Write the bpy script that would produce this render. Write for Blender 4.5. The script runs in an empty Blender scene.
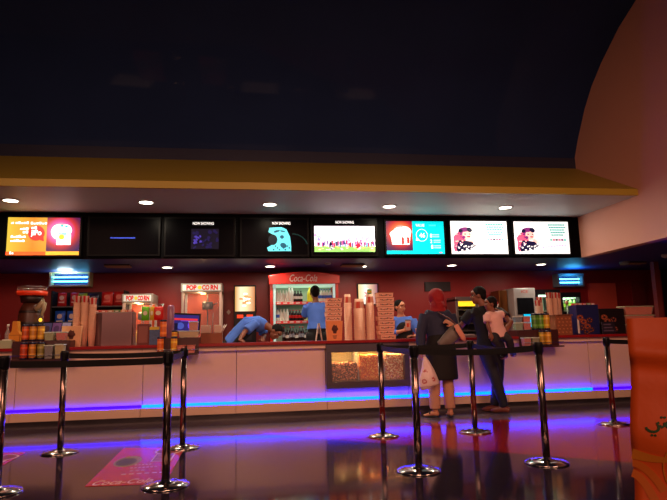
import bpy, bmesh, math, random
from mathutils import Vector as V, Matrix, noise
random.seed(7)
S = bpy.context.scene
C = S.collection
PI = math.pi

# ------------------------------------------------------------------ camera, world, exposure
F, H0 = 560.0, 1.08
yaw, pit, rol = math.radians(8.433), math.radians(8.6), math.radians(1.286)
fwd = V((math.sin(yaw)*math.cos(pit), math.cos(yaw)*math.cos(pit), math.sin(pit)))
rt0 = V((math.cos(yaw), -math.sin(yaw), 0)); up0 = rt0.cross(fwd)
rt = rt0*math.cos(rol) - up0*math.sin(rol); up = up0*math.cos(rol) + rt0*math.sin(rol)
cd = bpy.data.cameras.new('camera'); cam = bpy.data.objects.new('camera', cd); C.objects.link(cam)
M = Matrix((rt, up, -fwd)).transposed().to_4x4(); M.translation = V((0, 0, H0))
cam.matrix_world = M
cd.sensor_fit = 'HORIZONTAL'; cd.sensor_width = 36; cd.lens = 36*F/667; cd.clip_start = .05
S.camera = cam
S.view_settings.view_transform = 'Standard'; S.view_settings.look = 'None'
S.view_settings.gamma = 1; S.view_settings.exposure = 0.0; S.view_settings.use_curve_mapping = False
W = bpy.data.worlds.new('world'); S.world = W; W.use_nodes = True
bg = W.node_tree.nodes['Background']; bg.inputs[0].default_value = (1.0, .54, .44, 1); bg.inputs[1].default_value = .05

def at(x, y, Y):
    d = fwd + rt*((x-333.5)/F) + up*((250-y)/F)
    return V((0, 0, H0)) + d*(Y/d.y)

def lamp(name, kind, loc, power, col, size=.1, rot=(0, 0, 0), **kw):
    l = bpy.data.lights.new(name, kind); l.energy = power; l.color = col
    if kind == 'AREA': l.shape = 'DISK'; l.size = size
    elif kind in ('POINT', 'SPOT'): l.shadow_soft_size = size
    for k, v in kw.items(): setattr(l, k, v)
    o = bpy.data.objects.new(name, l); C.objects.link(o); o.location = loc; o.rotation_euler = rot
    return o
def aim(o, p): o.rotation_euler = (V(p)-o.location).to_track_quat('-Z', 'Y').to_euler()

# warm foyer light from unseen overhead lamps; the last one is an added rear fill
for lx, ly, lz, pw, sz in ((-3.8, 2.0, 3.5, 41, 1.2), (.3, 1.8, 3.5, 41, 1.2), (3.6, 1.6, 3.4, 46, 1.2), (-.6, -3.6, 2.8, 75, 1.6)):
    o = lamp('foyer_and_fill_light', 'AREA', (lx, ly, lz), pw, (1.0, .50, .33), sz); o.data.shape = 'SQUARE'; o.data.spread = math.radians(180 if ly < 0 else 118); aim(o, (lx*.8+.5, 8, .4))

# ------------------------------------------------------------------ materials
def lin(c):
    return tuple(((v/255)/12.92 if v/255 <= .04045 else ((v/255+.055)/1.055)**2.4) for v in c)
MC = {}
def mat(name, rgb=(200, 200, 200), rough=.5, metal=0, spec=.5, emit=0, ecol=None, var=.10, nscale=9, alpha=1, trans=0, bump=0, bscale=60):
    if name in MC: return MC[name]
    m = bpy.data.materials.new(name); m.use_nodes = True; nt = m.node_tree; N = nt.nodes; L = nt.links
    p = N['Principled BSDF']; c = lin(rgb)
    p.inputs['Roughness'].default_value = rough; p.inputs['Metallic'].default_value = metal
    p.inputs['Specular IOR Level'].default_value = spec
    p.inputs['Alpha'].default_value = alpha; p.inputs['Transmission Weight'].default_value = trans
    tc = N.new('ShaderNodeTexCoord'); nz = N.new('ShaderNodeTexNoise'); nz.inputs['Scale'].default_value = nscale
    nz.inputs['Detail'].default_value = 3
    L.new(tc.outputs['Object'], nz.inputs['Vector'])
    mx = N.new('ShaderNodeMix'); mx.data_type = 'RGBA'
    mx.inputs['A'].default_value = (*[v*(1-var) for v in c], 1); mx.inputs['B'].default_value = (*[min(1, v*(1+var)) for v in c], 1)
    L.new(nz.outputs['Fac'], mx.inputs['Factor']); L.new(mx.outputs['Result'], p.inputs['Base Color'])
    if emit:
        p.inputs['Emission Color'].default_value = (*lin(ecol or rgb), 1); p.inputs['Emission Strength'].default_value = emit
        if emit and ecol is None:
            L.new(mx.outputs['Result'], p.inputs['Emission Color'])
    if bump:
        n2 = N.new('ShaderNodeTexNoise'); n2.inputs['Scale'].default_value = bscale; L.new(tc.outputs['Object'], n2.inputs['Vector'])
        b = N.new('ShaderNodeBump'); b.inputs['Strength'].default_value = bump; b.inputs['Distance'].default_value = .01
        L.new(n2.outputs['Fac'], b.inputs['Height']); L.new(b.outputs['Normal'], p.inputs['Normal'])
    MC[name] = m; return m
def E(name, rgb, s=1.0): return mat('glow_'+name, rgb, .4, emit=s, var=.03, spec=.1)

# ------------------------------------------------------------------ mesh builder
class MB:
    def __init__(s): s.v = []; s.f = []; s.mi = []; s.sm = []; s.mats = []; s.T = None
    def _m(s, m):
        if m is None: return 0
        if m not in s.mats: s.mats.append(m)
        return s.mats.index(m)
    def add(s, vs, fs, m=None, smooth=False):
        k = len(s.v); mi = s._m(m)
        if s.T is not None: vs = [s.T @ V(v) for v in vs]
        s.v += [tuple(v) for v in vs]
        for f in fs: s.f.append([i+k for i in f]); s.mi.append(mi); s.sm.append(smooth)
        return s
    def box(s, x0, x1, y0, y1, z0, z1, m=None, R=None):
        vs = [V((x, y, z)) for z in (z0, z1) for y in (y0, y1) for x in (x0, x1)]
        if R:
            c = V(((x0+x1)/2, (y0+y1)/2, (z0+z1)/2)); vs = [c + R @ (v-c) for v in vs]
        return s.add(vs, [(0, 2, 3, 1), (4, 5, 7, 6), (0, 1, 5, 4), (2, 6, 7, 3), (0, 4, 6, 2), (1, 3, 7, 5)], m)
    def hexa(s, bot, top, m=None):   # frustum box: bot/top = 4 points each
        return s.add(list(bot)+list(top), [(3, 2, 1, 0), (4, 5, 6, 7), (0, 1, 5, 4), (1, 2, 6, 5), (2, 3, 7, 6), (3, 0, 4, 7)], m)
    def lathe(s, c, prof, m=None, seg=20, axis=None, smooth=True, mz=None, caps=True):
        c = V(c); Q = V(axis).normalized().to_track_quat('Z', 'Y').to_matrix() if axis else Matrix.Identity(3)
        vs = []; n = len(prof)
        for r, z in prof:
            for i in range(seg):
                a = 2*PI*i/seg; vs.append(c + Q @ V((r*math.cos(a), r*math.sin(a), z)))
        k = len(s.v); ms = mz or [m]*(n-1)
        if s.T is not None: vs = [s.T @ v for v in vs]
        s.v += [tuple(v) for v in vs]
        for j in range(n-1):
            mi = s._m(ms[j])
            for i in range(seg):
                i2 = (i+1) % seg
                s.f.append([k+j*seg+i, k+j*seg+i2, k+(j+1)*seg+i2, k+(j+1)*seg+i]); s.mi.append(mi); s.sm.append(smooth)
        if not caps: return s
        if prof[0][0] > 1e-5: s.f.append([k+i for i in range(seg)][::-1]); s.mi.append(s._m(ms[0])); s.sm.append(False)
        if prof[-1][0] > 1e-5: s.f.append([k+(n-1)*seg+i for i in range(seg)]); s.mi.append(s._m(ms[-1])); s.sm.append(False)
        return s
    def cyl(s, p0, p1, r0, r1=None, m=None, seg=16):
        p0 = V(p0); p1 = V(p1); r1 = r0 if r1 is None else r1
        return s.lathe(p0, [(r0, 0), (r1, (p1-p0).length)], m, seg, axis=p1-p0)
    def loft(s, pts, rads, m=None, seg=14, right=(1, 0, 0)):
        pts = [V(p) for p in pts]; right = V(right); vs = []; n = len(pts)
        for i, p in enumerate(pts):
            t = (pts[min(i+1, n-1)]-pts[max(i-1, 0)]).normalized()
            sd = right - t*right.dot(t)
            if sd.length < .2:
                r2 = V((0, 1, 0)); sd = r2 - t*r2.dot(t)
            sd.normalize(); nn = t.cross(sd); r = rads[i]; a, b = r if isinstance(r, tuple) else (r, r)
            for k in range(seg):
                w = 2*PI*k/seg; vs.append(p + sd*a*math.cos(w) + nn*b*math.sin(w))
        fs = [(j*seg+i, j*seg+(i+1) % seg, (j+1)*seg+(i+1) % seg, (j+1)*seg+i) for j in range(n-1) for i in range(seg)]
        fs += [tuple(range(seg))[::-1], tuple((n-1)*seg+i for i in range(seg))]
        return s.add(vs, fs, m, True)
    def ell(s, c, r, m=None, R=None, seg=14, rings=8):
        c = V(c); r = (r, r, r) if isinstance(r, (int, float)) else r; vs = []; fs = []
        for j in range(1, rings):
            th = PI*j/rings
            for i in range(seg):
                a = 2*PI*i/seg; v = V((r[0]*math.sin(th)*math.cos(a), r[1]*math.sin(th)*math.sin(a), r[2]*math.cos(th)))
                vs.append(c + (R @ v if R else v))
        t = V((0, 0, r[2])); vs += [c+(R @ t if R else t), c-(R @ t if R else t)]
        for j in range(rings-2):
            for i in range(seg): fs.append((j*seg+i, (j+1)*seg+i, (j+1)*seg+(i+1) % seg, j*seg+(i+1) % seg))
        T_, B_ = len(vs)-2, len(vs)-1
        for i in range(seg):
            fs.append((T_, i, (i+1) % seg)); fs.append((B_, (rings-2)*seg+(i+1) % seg, (rings-2)*seg+i))
        return s.add(vs, fs, m, True)
    def prism(s, poly, d0, d1, m=None, plane='XZ'):   # polygon extruded between two depths
        n = len(poly)
        f = (lambda a, b, d: (a, d, b)) if plane == 'XZ' else ((lambda a, b, d: (a, b, d)) if plane == 'XY' else (lambda a, b, d: (d, a, b)))
        vs = [f(a, b, d0) for a, b in poly]+[f(a, b, d1) for a, b in poly]
        return s.add(vs, [tuple(range(n)), tuple(range(n, 2*n))[::-1]]+[(i, i+n, (i+1) % n+n, (i+1) % n) for i in range(n)], m)
    def mesh(s, name):
        me = bpy.data.meshes.new(name); me.from_pydata(s.v, [], s.f)
        for m in s.mats: me.materials.append(m)
        for i, p in enumerate(me.polygons): p.material_index = s.mi[i]; p.use_smooth = s.sm[i]
        bm = bmesh.new(); bm.from_mesh(me); bmesh.ops.recalc_face_normals(bm, faces=bm.faces); bm.to_mesh(me); bm.free()
        return me
    def build(s, name, m=None, parent=None, bev=0, loc=None):
        if m and not s.mats: s.mats.append(m)
        me = s.mesh(name)
        o = bpy.data.objects.new(name, me); C.objects.link(o)
        if loc is not None:
            me.transform(Matrix.Translation(-V(loc)))
            if parent is None: o.location = loc
        if parent: o.parent = parent
        if bev:
            b = o.modifiers.new('bevel', 'BEVEL'); b.width = bev; b.segments = 2; b.limit_method = 'ANGLE'
        return o

def tag(o, label, cat=None, group=None, kind=None):
    if label: o['label'] = label
    if cat: o['category'] = cat
    if group: o['group'] = group
    if kind: o['kind'] = kind
    return o
def root(name, loc, label, cat, group=None, rz=0):
    o = bpy.data.objects.new(name, None); C.objects.link(o); o.location = loc; o.rotation_euler.z = rz; o.empty_display_size = .1
    return tag(o, label, cat, group)
def kids(o): return [c for c in bpy.data.objects if c.parent == o]
def dup(o, loc=None, rz=None, label=None, group=None, parent=None):
    r = o.copy(); C.objects.link(r)
    if parent: r.parent = parent
    if loc is not None: r.location = loc
    if rz is not None: r.rotation_euler.z = rz
    if label: r['label'] = label
    if group: r['group'] = group
    for c in kids(o): dup(c, parent=r)
    return r
def struct(o, label=None):
    o['kind'] = 'structure'
    if label: o['label'] = label
    return o
def bake(o):   # turn an object with modifiers / a text into a plain mesh object
    dg = bpy.context.evaluated_depsgraph_get(); ev = o.evaluated_get(dg)
    return bpy.data.meshes.new_from_object(ev)
def textmesh(txt, w, h, depth=.002, shear=0, bold=.0):
    cu = bpy.data.curves.new('lettering', 'FONT'); cu.body = txt; cu.size = 1; cu.extrude = .01; cu.shear = shear; cu.offset = bold
    cu.align_x = 'CENTER'; cu.resolution_u = 3
    o = bpy.data.objects.new('lettering', cu); C.objects.link(o); bpy.context.view_layer.update()
    me = bake(o); bpy.data.objects.remove(o)
    xs = [v.co.x for v in me.vertices]; ys = [v.co.y for v in me.vertices]
    x0, x1, y0, y1 = min(xs), max(xs), min(ys), max(ys)
    for v in me.vertices:
        x = (v.co.x-(x0+x1)/2)/(x1-x0)*w; z = (v.co.y-(y0+y1)/2)/(y1-y0)*h; y = -v.co.z/.01*depth/2
        v.co = (x, y, z)
    return me
def text(name, txt, c, w, h, m, parent=None, rx=0, rz=0, shear=0, bold=0.0, depth=.002):
    me = textmesh(txt, w, h, depth, shear, bold); me.materials.append(m)
    me.transform(Matrix.Translation(V(c)) @ Matrix.Rotation(rz, 4, 'Z') @ Matrix.Rotation(rx, 4, 'X'))
    o = bpy.data.objects.new(name, me); C.objects.link(o)
    if parent: o.parent = parent
    return o
def circ(cx, cz, rx, rz, n=24, a0=0, a1=2*PI):
    return [(cx+rx*math.cos(a0+(a1-a0)*i/n), cz+rz*math.sin(a0+(a1-a0)*i/n)) for i in range(n)]

# common materials
chrome = mat('polished_steel', (200, 190, 185), .16, 1, var=.03)
steel = mat('brushed_steel', (150, 148, 148), .32, 1, var=.05)
black = mat('black_plastic', (12, 11, 14), .35, spec=.25)
blackm = mat('black_matte', (10, 9, 12), .7)
white = mat('white_paper', (225, 215, 205), .6)
redm = mat('red_gloss', (190, 22, 18), .3)
kraft = mat('kraft_card', (228, 176, 130), .75, bump=.1)
navy = mat('navy_lid', (20, 22, 60), .4)
clear = mat('clear_plastic', (215, 215, 215), .15, alpha=.35)

# ------------------------------------------------------------------ floor
def floor_mat(name, rgb, rough, tile=True, grout=.55):
    m = bpy.data.materials.new(name); m.use_nodes = True; nt = m.node_tree; N = nt.nodes; L = nt.links; p = N['Principled BSDF']
    c = lin(rgb); tc = N.new('ShaderNodeTexCoord'); mp = N.new('ShaderNodeMapping'); mp.inputs['Rotation'].default_value = (0, 0, -.64)
    L.new(tc.outputs['Object'], mp.inputs['Vector'])
    br = N.new('ShaderNodeTexBrick'); br.offset = 0; br.inputs['Scale'].default_value = 1
    br.inputs['Brick Width'].default_value = 1.2; br.inputs['Row Height'].default_value = 1.2; br.inputs['Mortar Size'].default_value = .004
    br.inputs['Color1'].default_value = (*c, 1); br.inputs['Color2'].default_value = (*[v*.93 for v in c], 1)
    br.inputs['Mortar'].default_value = (*[min(1, v*grout+.02) for v in c], 1)
    L.new(mp.outputs['Vector'], br.inputs['Vector'])
    nz = N.new('ShaderNodeTexNoise'); nz.inputs['Scale'].default_value = 3; nz.inputs['Detail'].default_value = 5
    L.new(tc.outputs['Object'], nz.inputs['Vector'])
    mr = N.new('ShaderNodeMapRange'); mr.inputs['To Min'].default_value = rough*.7; mr.inputs['To Max'].default_value = rough*1.4
    L.new(nz.outputs['Fac'], mr.inputs['Value']); L.new(mr.outputs['Result'], p.inputs['Roughness'])
    # tiny bright chips in the terrazzo
    vo = N.new('ShaderNodeTexVoronoi'); vo.inputs['Scale'].default_value = 26; L.new(tc.outputs['Object'], vo.inputs['Vector'])
    lt = N.new('ShaderNodeMath'); lt.operation = 'LESS_THAN'; lt.inputs[1].default_value = .04; L.new(vo.outputs['Distance'], lt.inputs[0])
    mx = N.new('ShaderNodeMix'); mx.data_type = 'RGBA'; L.new(lt.outputs[0], mx.inputs['Factor'])
    L.new(br.outputs['Color'], mx.inputs['A']); mx.inputs['B'].default_value = (*[min(1, v*1.6+.02) for v in c], 1)
    L.new(mx.outputs['Result'], p.inputs['Base Color'])
    p.inputs['Specular IOR Level'].default_value = .6
    return m
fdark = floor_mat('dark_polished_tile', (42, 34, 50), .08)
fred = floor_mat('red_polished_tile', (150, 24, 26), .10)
fgrey = floor_mat('grey_reflection_tile', (105, 95, 112), .14)  # paler grey by the counter paints in the front panel's reflection
b = MB()
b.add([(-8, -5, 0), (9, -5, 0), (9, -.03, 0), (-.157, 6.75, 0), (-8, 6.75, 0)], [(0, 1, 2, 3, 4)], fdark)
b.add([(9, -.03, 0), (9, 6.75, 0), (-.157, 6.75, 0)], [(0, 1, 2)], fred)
b.add([(-8, 6.75, 0), (9, 6.75, 0), (9, 11, 0), (-8, 11, 0)], [(0, 1, 2, 3)], fgrey)
b.add([(-8, -5, -.1), (9, -5, -.1), (9, 11, -.1), (-8, 11, -.1)], [(0, 1, 2, 3)], fgrey)
struct(b.build('floor'), 'polished dark tile floor with a diagonal red area before the counter')

# ------------------------------------------------------------------ shell
wallred = mat('dark_red_wall_paint', (150, 26, 26), .45, var=.06, nscale=1.5)
struct(MB().box(-8, 9, 10.9, 11.0, 0, 2.6, wallred).build('wall_back'), 'dark red wall behind the kitchen')
struct(MB().box(-8.1, -8, -5, 11, 0, 6.6, mat('dark_wall', (60, 20, 22), .6)).build('wall_left'))
struct(MB().box(8.75, 8.85, 2, 11, 0, 2.31, mat('near_black_wall', (26, 12, 16), .6)).build('wall_right'))
lowc = mat('navy_low_ceiling', (52, 60, 130), .45, var=.05)
struct(MB().prism([(-8, 8.96), (5.84, 8.96), (5.84, 1.5), (9, 1.5), (9, 11), (-8, 11)], 2.31, 2.45, lowc, 'XY').build('ceiling'), 'dark navy low ceiling over the kitchen')
soff = mat('pale_soffit_paint', (196, 202, 200), .55, var=.04, nscale=1)
struct(MB().box(-8, 5.68, 7.37, 8.93, 3.03, 3.1, soff).build('ceiling'), 'pale soffit with a row of downlights')
yel = mat('ochre_yellow_paint', (176, 152, 50), .45, var=.08, nscale=1.2)
# sloped yellow cove with its lip
struct(MB().prism([(7.355, 3.025), (7.355, 3.12), (8.88, 3.9), (8.93, 3.86), (8.93, 3.78), (7.40, 3.025)], -8, 5.68, yel, 'YZ').build('trim_1'), 'sloping ochre yellow cove above the soffit')
vaultm = mat('glossy_midnight_vault', (36, 50, 86), .05, var=.25, nscale=.7, spec=.06)
prof = [(8.88, 4.06), (8.71, 4.4), (8.44, 4.84), (8.2, 5.13), (7.9, 5.39), (7.39, 5.73), (6.96, 5.92), (6.3, 6.12), (5.2, 6.32), (3.8, 6.42), (-5, 6.42)]
back = [(a+.12 if a > 6 else a, z+.12) for a, z in prof][::-1]
vb = MB()
n = len(prof)
struct(vb.add([(-8, a, z) for a, z in prof]+[(5.68, a, z) for a, z in prof]+[(-8, a, z) for a, z in back[::-1]]+[(5.68, a, z) for a, z in back[::-1]],
    [(i, i+1, n+i+1, n+i) for i in range(n-1)]+[(2*n+i, 2*n+i+1, 3*n+i+1, 3*n+i) for i in range(n-1)], vaultm, True).build('ceiling'), 'glossy near-black vaulted ceiling')
struct(MB().box(-8, 5.68, 8.86, 8.93, 3.88, 4.08, mat('slate_blue_band', (44, 46, 66), .3)).build('trim_2'), 'narrow slate band between cove and vault')
wallp = mat('salmon_white_plaster', (226, 166, 144), .6, var=.04, nscale=.8)
side = [(8.93, 2.31), (8.93, 3.88)] + prof + [(-5, 2.31)]
struct(MB().prism(side, 5.68, 5.84, wallp, 'YZ').build('wall_right'), 'salmon side wall cut by the arc of the vault')
bulk = mat('black_gloss_bulkhead', (6, 6, 9), .5, var=.05, spec=.03)
struct(MB().box(-8, 5.68, 8.93, 9.05, 2.312, 3.03, bulk).build('trim_3'), 'glossy black bulkhead that carries the menu screens')
struct(MB().box(7.50, 7.60, 9.5, 9.6, 0, 2.31, mat('red_post_paint', (150, 58, 50), .5)).build('trim_4'), 'slim reddish post under the low ceiling at the right')
# reddish doorway panels on the back wall at the right
dm = mat('coral_door', (226, 84, 62), .5, var=.25, nscale=1.2); dk = mat('door_frame_dark', (40, 12, 12), .5)
struct(MB().box(7.01, 7.62, 10.84, 10.9, 1.3, 2.03, dm).build('door_1'), 'coral red serving hatch on the back wall')
struct(MB().box(8.02, 8.32, 10.85, 10.9, 0, 2.06, mat('dull_red_door', (128, 36, 34), .5)).build('door_2'), 'narrow dull red door at the far right')

# ------------------------------------------------------------------ counter
topm = mat('dark_red_worktop', (150, 24, 28), .25)
panm = mat('pale_laminate_panel', (232, 196, 172), .22, var=.03, nscale=2)
kickm = mat('grey_kickplate', (110, 100, 104), .35, .3)
tag(MB().box(-6.5, 8.2, 7.6, 8.38, .962, 1.0, topm).build('worktop', bev=.004), 'long dark red worktop of the concession counter', 'worktop')
LEDON = mat('blue_light_strip', (0, 60, 255), .4, emit=40, ecol=(0, 31, 255), var=0)
LEDDIM = mat('violet_light_strip', (30, 10, 255), .4, emit=12, ecol=(20, 0, 255), var=0)
units = [(-6.4, -4.5, 0), (-4.5, -2.95, 0), (-2.95, -1.4, 0), (-1.4, -.2, 1), (-.2, 1.0, 1), (2.16, 3.55, 1), (3.55, 4.9, 1), (4.9, 6.4, 0), (6.4, 8.1, 0)]
unames = ['leftmost panelled counter unit under the bottles and orange carton', 'counter unit below the left snack rack with a violet glow', 'counter unit below the steel box with a violet glow',
          'counter unit below the point-of-sale monitor with a cyan glow', 'counter unit left of the popcorn display case', 'counter unit right of the popcorn display case behind the woman',
          'counter unit below the right-hand can rack with a cyan glow', 'counter unit below the doughnut posters', 'rightmost counter unit behind the orange paper bag']
def counter_base(r, x0, x1, on, z0, front=True):
    MB().box(x0+.002, x1-.002, 7.62, 7.78, .095, .205, panm).build('ledge', None, r, .004)
    MB().box(x0, x1, 7.76, 8.28, 0, .095, kickm).build('kickplate', None, r)
    MB().box(x0, x1, 7.712, 7.724, .20, .238, LEDON if on else LEDDIM).build('light_strip', None, r)
for (x0, x1, on), nm in zip(units, unames):
    r = root('counter_unit', ((x0+x1)/2, 7.95, 0), nm, 'counter'); r.location = (0, 0, 0)
    MB().box(x0+.003, x1-.003, 7.78, 8.28, .095, .962, panm).build('body', None, r)
    MB().box(x0+.003, x1-.003, 7.745, 7.78, .205, .895, panm).build('front_panel', None, r, .004)
    MB().box(x0+.001, x1-.001, 7.67, 7.78, .90, .962, panm).build('top_rail', None, r, .004)
    counter_base(r, x0, x1, on, .2)
# popcorn display case let into the counter
pr = root('popcorn_display_case', (0, 0, 0), 'glass-fronted popcorn display case let into the counter front', 'display case')
x0, x1 = 1.0, 2.16
frm = mat('grey_case_frame', (105, 95, 105), .3, .6)
MB().box(x0+.003, x1-.003, 7.76, 8.28, .095, .43, panm).build('body', None, pr)
MB().box(x0+.02, x1-.02, 8.2, 8.28, .43, .962, mat('case_back', (140, 128, 95), .5)).build('back', None, pr)
fb = MB()
fb.box(x0, x1, 7.64, 7.72, .36, .45, frm); fb.box(x0, x1, 7.64, 7.72, .84, .962, frm); fb.box(x0, x0+.075, 7.64, 7.72, .45, .84, frm); fb.box(x1-.075, x1, 7.64, 7.72, .45, .84, frm)
fb.build('frame', None, pr, .004)
for sx in (x0+.003, x1-.02): MB().box(sx, sx+.017, 7.72, 8.28, .43, .962, frm).build('side_panel', None, pr)
d1, d2 = 1.455, 1.82
for dx in (d1, d2): MB().box(dx-.008, dx+.008, 7.725, 8.2, .452, .84, clear).build('divider', None, pr)
MB().box(x0+.06, x1-.06, 7.715, 7.72, .44, .85, mat('case_glass', (255, 255, 255), .03, alpha=.08, spec=.3)).build('glass', None, pr)
MB().box(x0+.02, x1-.02, 7.72, 8.2, .43, .45, frm).build('tray', None, pr)
MB().box(x0+.1, x1-.1, 7.80, 7.84, .905, .925, E('case_lamp', (255, 190, 90), 6)).build('lamp', None, pr)
counter_base(pr, x0, x1, 1, .2)
for lx in (1.24, 1.64, 2.0): lamp('case_light', 'AREA', (lx, 7.86, .9), 6, (1, .62, .22), .2)
def popcorn(name, label, xa, xb, ztop, c1, c2, n):
    b = MB(); ma = mat(name+'_a', c1, .7); mb_ = mat(name+'_b', c2, .7); mc_ = mat(name+'_c', tuple(min(255, int(v*1.3+25)) for v in c1), .6)
    b.box(xa+.02, xb-.02, 7.75, 8.17, .452, ztop-.03, ma)
    for i in range(n):
        if random.random() < .72: x, y, z = random.uniform(xa+.014, xb-.014), random.uniform(7.737, 7.75), random.uniform(.466, ztop-.01)
        else: x, y = random.uniform(xa+.014, xb-.014), random.uniform(7.74, 8.17); z = ztop-.025+random.uniform(0, .012)+.012*noise.noise((x*9, y*9, 1))
        r = random.uniform(.009, .014)
        b.ell((x, y, z), (r, r*.8, r*.9), random.choice((ma, mb_, mb_, mc_)), seg=5, rings=4)
    return tag(b.build(name), label, 'popcorn', kind='stuff')
popcorn('caramel_popcorn', 'dark caramel popcorn heaped low in the left bay of the case', 1.02, 1.447, .70, (168, 100, 68), (84, 42, 30), 1900)
popcorn('cheese_popcorn', 'orange popcorn filling the middle bay of the case', 1.463, 1.812, .80, (236, 134, 54), (208, 102, 40), 1700)
popcorn('salted_popcorn', 'pale pinkish popcorn filling the right bay of the case', 1.828, 2.14, .80, (230, 168, 132), (190, 122, 92), 1500)

# ------------------------------------------------------------------ menu screens on the bulkhead
SW, SH = 1.03, .57
def screen(x, z0, label, w=SW, h=SH, pitch=0):
    r = root('menu_screen', (x, 8.9, z0), label, 'screen', 'screens on the bulkhead')
    MB().box(-.03, w+.03, -.03, .03, -.03, h+.03, mat('screen_bezel', (7, 7, 9), .4, spec=.06)).build('casing', None, r, .006)
    return r, MB(), w, h
class Pic:   # flat picture drawn on a screen face; u,v in 0..1
    def __init__(s, w, h): s.b = MB(); s.w = w; s.h = h; s.d = -.0305
    def poly(s, pts, m):
        s.d -= .0008; s.b.add([(u*s.w, s.d, v*s.h) for u, v in pts], [tuple(range(len(pts)))], m); return s
    def rect(s, u0, u1, v0, v1, m): return s.poly([(u0, v0), (u1, v0), (u1, v1), (u0, v1)], m)
    def el(s, u, v, ru, rv, m, a=0):
        P = [(ru*math.cos(t*PI/12), rv*math.sin(t*PI/12)) for t in range(24)]
        return s.poly([(u+p*math.cos(a)-q*math.sin(a)*s.h/s.w, v+q*math.cos(a)+p*math.sin(a)*s.w/s.h) for p, q in P], m)
wht = E('white', (255, 255, 255), 1.02)
def grad(name, stops, ax='x', s=1.0):   # the picture's own colour wash on a lit display
    m = bpy.data.materials.new(name); m.use_nodes = True; N = m.node_tree.nodes; L = m.node_tree.links; p = N['Principled BSDF']
    tc = N.new('ShaderNodeTexCoord'); sp = N.new('ShaderNodeSeparateXYZ'); L.new(tc.outputs['Generated'], sp.inputs[0])
    cr = N.new('ShaderNodeValToRGB'); L.new(sp.outputs[{'x': 0, 'z': 2}[ax]], cr.inputs[0])
    e = cr.color_ramp.elements; e[0].position = stops[0][0]; e[0].color = (*lin(stops[0][1]), 1); e[1].position = stops[-1][0]; e[1].color = (*lin(stops[-1][1]), 1)
    for q, c in stops[1:-1]: n_ = e.new(q); n_.color = (*lin(c), 1)
    p.inputs['Base Color'].default_value = (0, 0, 0, 1); L.new(cr.outputs[0], p.inputs['Emission Color']); p.inputs['Emission Strength'].default_value = s
    return m
def radial(name, c, r, orange=False):
    m = bpy.data.materials.new(name); m.use_nodes = True; N = m.node_tree.nodes; L = m.node_tree.links; p = N['Principled BSDF']
    tc = N.new('ShaderNodeTexCoord'); sb = N.new('ShaderNodeVectorMath'); sb.operation = 'SUBTRACT'; sb.inputs[1].default_value = (c[0], 0, c[1]); L.new(tc.outputs['Object'], sb.inputs[0])
    ml = N.new('ShaderNodeVectorMath'); ml.operation = 'MULTIPLY'; ml.inputs[1].default_value = (1/r, 0, 1/r); L.new(sb.outputs[0], ml.inputs[0])
    ln = N.new('ShaderNodeVectorMath'); ln.operation = 'LENGTH'; L.new(ml.outputs[0], ln.inputs[0])
    cr = N.new('ShaderNodeValToRGB'); L.new(ln.outputs['Value'], cr.inputs[0]); e = cr.color_ramp.elements
    st = [(.25, (255, 235, 225)), (.42, (255, 120, 60) if orange else (250, 90, 180)), (.62, (226, 44, 50)), (.82, (120, 16, 70)), (1.0, (50, 10, 90))]
    e[0].position = st[0][0]; e[0].color = (*lin(st[0][1]), 1); e[1].position = 1; e[1].color = (*lin(st[-1][1]), 1)
    for q, cc_ in st[1:-1]: n_ = e.new(q); n_.color = (*lin(cc_), 1)
    p.inputs['Base Color'].default_value = (0, 0, 0, 1); L.new(cr.outputs[0], p.inputs['Emission Color']); p.inputs['Emission Strength'].default_value = 1
    return m
# 1 orange combo menu
r, _, w, h = screen(-3.62, 2.36, 'orange and purple combo menu screen, leftmost of the row', 1.03, .575)
p = Pic(w, h); OR = grad('orange_menu_wash', [(0, (255, 214, 70)), (.35, (255, 150, 20)), (.54, (255, 176, 30)), (1, (255, 180, 40))], 'x', 1.0)
p.rect(0, 1, 0, 1, OR); p.rect(.54, 1, .1, 1, E('deep_purple', (62, 8, 74), .9))
p.rect(.54, 1, .1, 1, radial('popcorn_glow', (.73*w, .62*h), .36))
p.el(.7, .62, .1, .2, wht); p.el(.8, .66, .09, .16, wht); p.rect(.68, .88, .27, .55, wht); p.el(.75, .48, .04, .07, E('yellow', (255, 220, 60), 1.1))
p.rect(.70, .82, .54, .58, E('teal_text', (60, 200, 190), 1)); p.el(.75, .78, .02, .03, E('teal_text', (60, 200, 190), 1)); p.el(.81, .76, .02, .03, E('teal_text', (60, 200, 190), 1))
p.rect(0, .54, 0, .09, E('orange_red', (250, 84, 40), 1)); p.rect(.54, 1, 0, .09, E('amber', (255, 170, 60), 1))
RB = E('bubble_red', (226, 48, 44), 1); p.el(.4, .58, .115, .2, RB); p.poly([(.42, .42), (.51, .36), (.5, .52)], RB)
for i, (u0, u1, v) in enumerate(((.05, .09, .84), (.11, .30, .84), (.32, .55, .83), (.18, .30, .68), (.22, .30, .59), (.06, .27, .47), (.06, .26, .36), (.34, .42, .70), (.06, .12, .035))):
    n_ = max(2, int((u1-u0)/.035))
    for k in range(n_):
        a = u0+(u1-u0)*k/n_; hh = .022+.012*((k*7+i) % 3)
        p.rect(a, a+(u1-u0)/n_*.8, v-.02, v+hh, wht)
p.b.build('picture', None, r)
text('bubble_text', 'jiPo', (w*.4, -.046, h*.57), .15, .11, wht, r, bold=.02)
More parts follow.
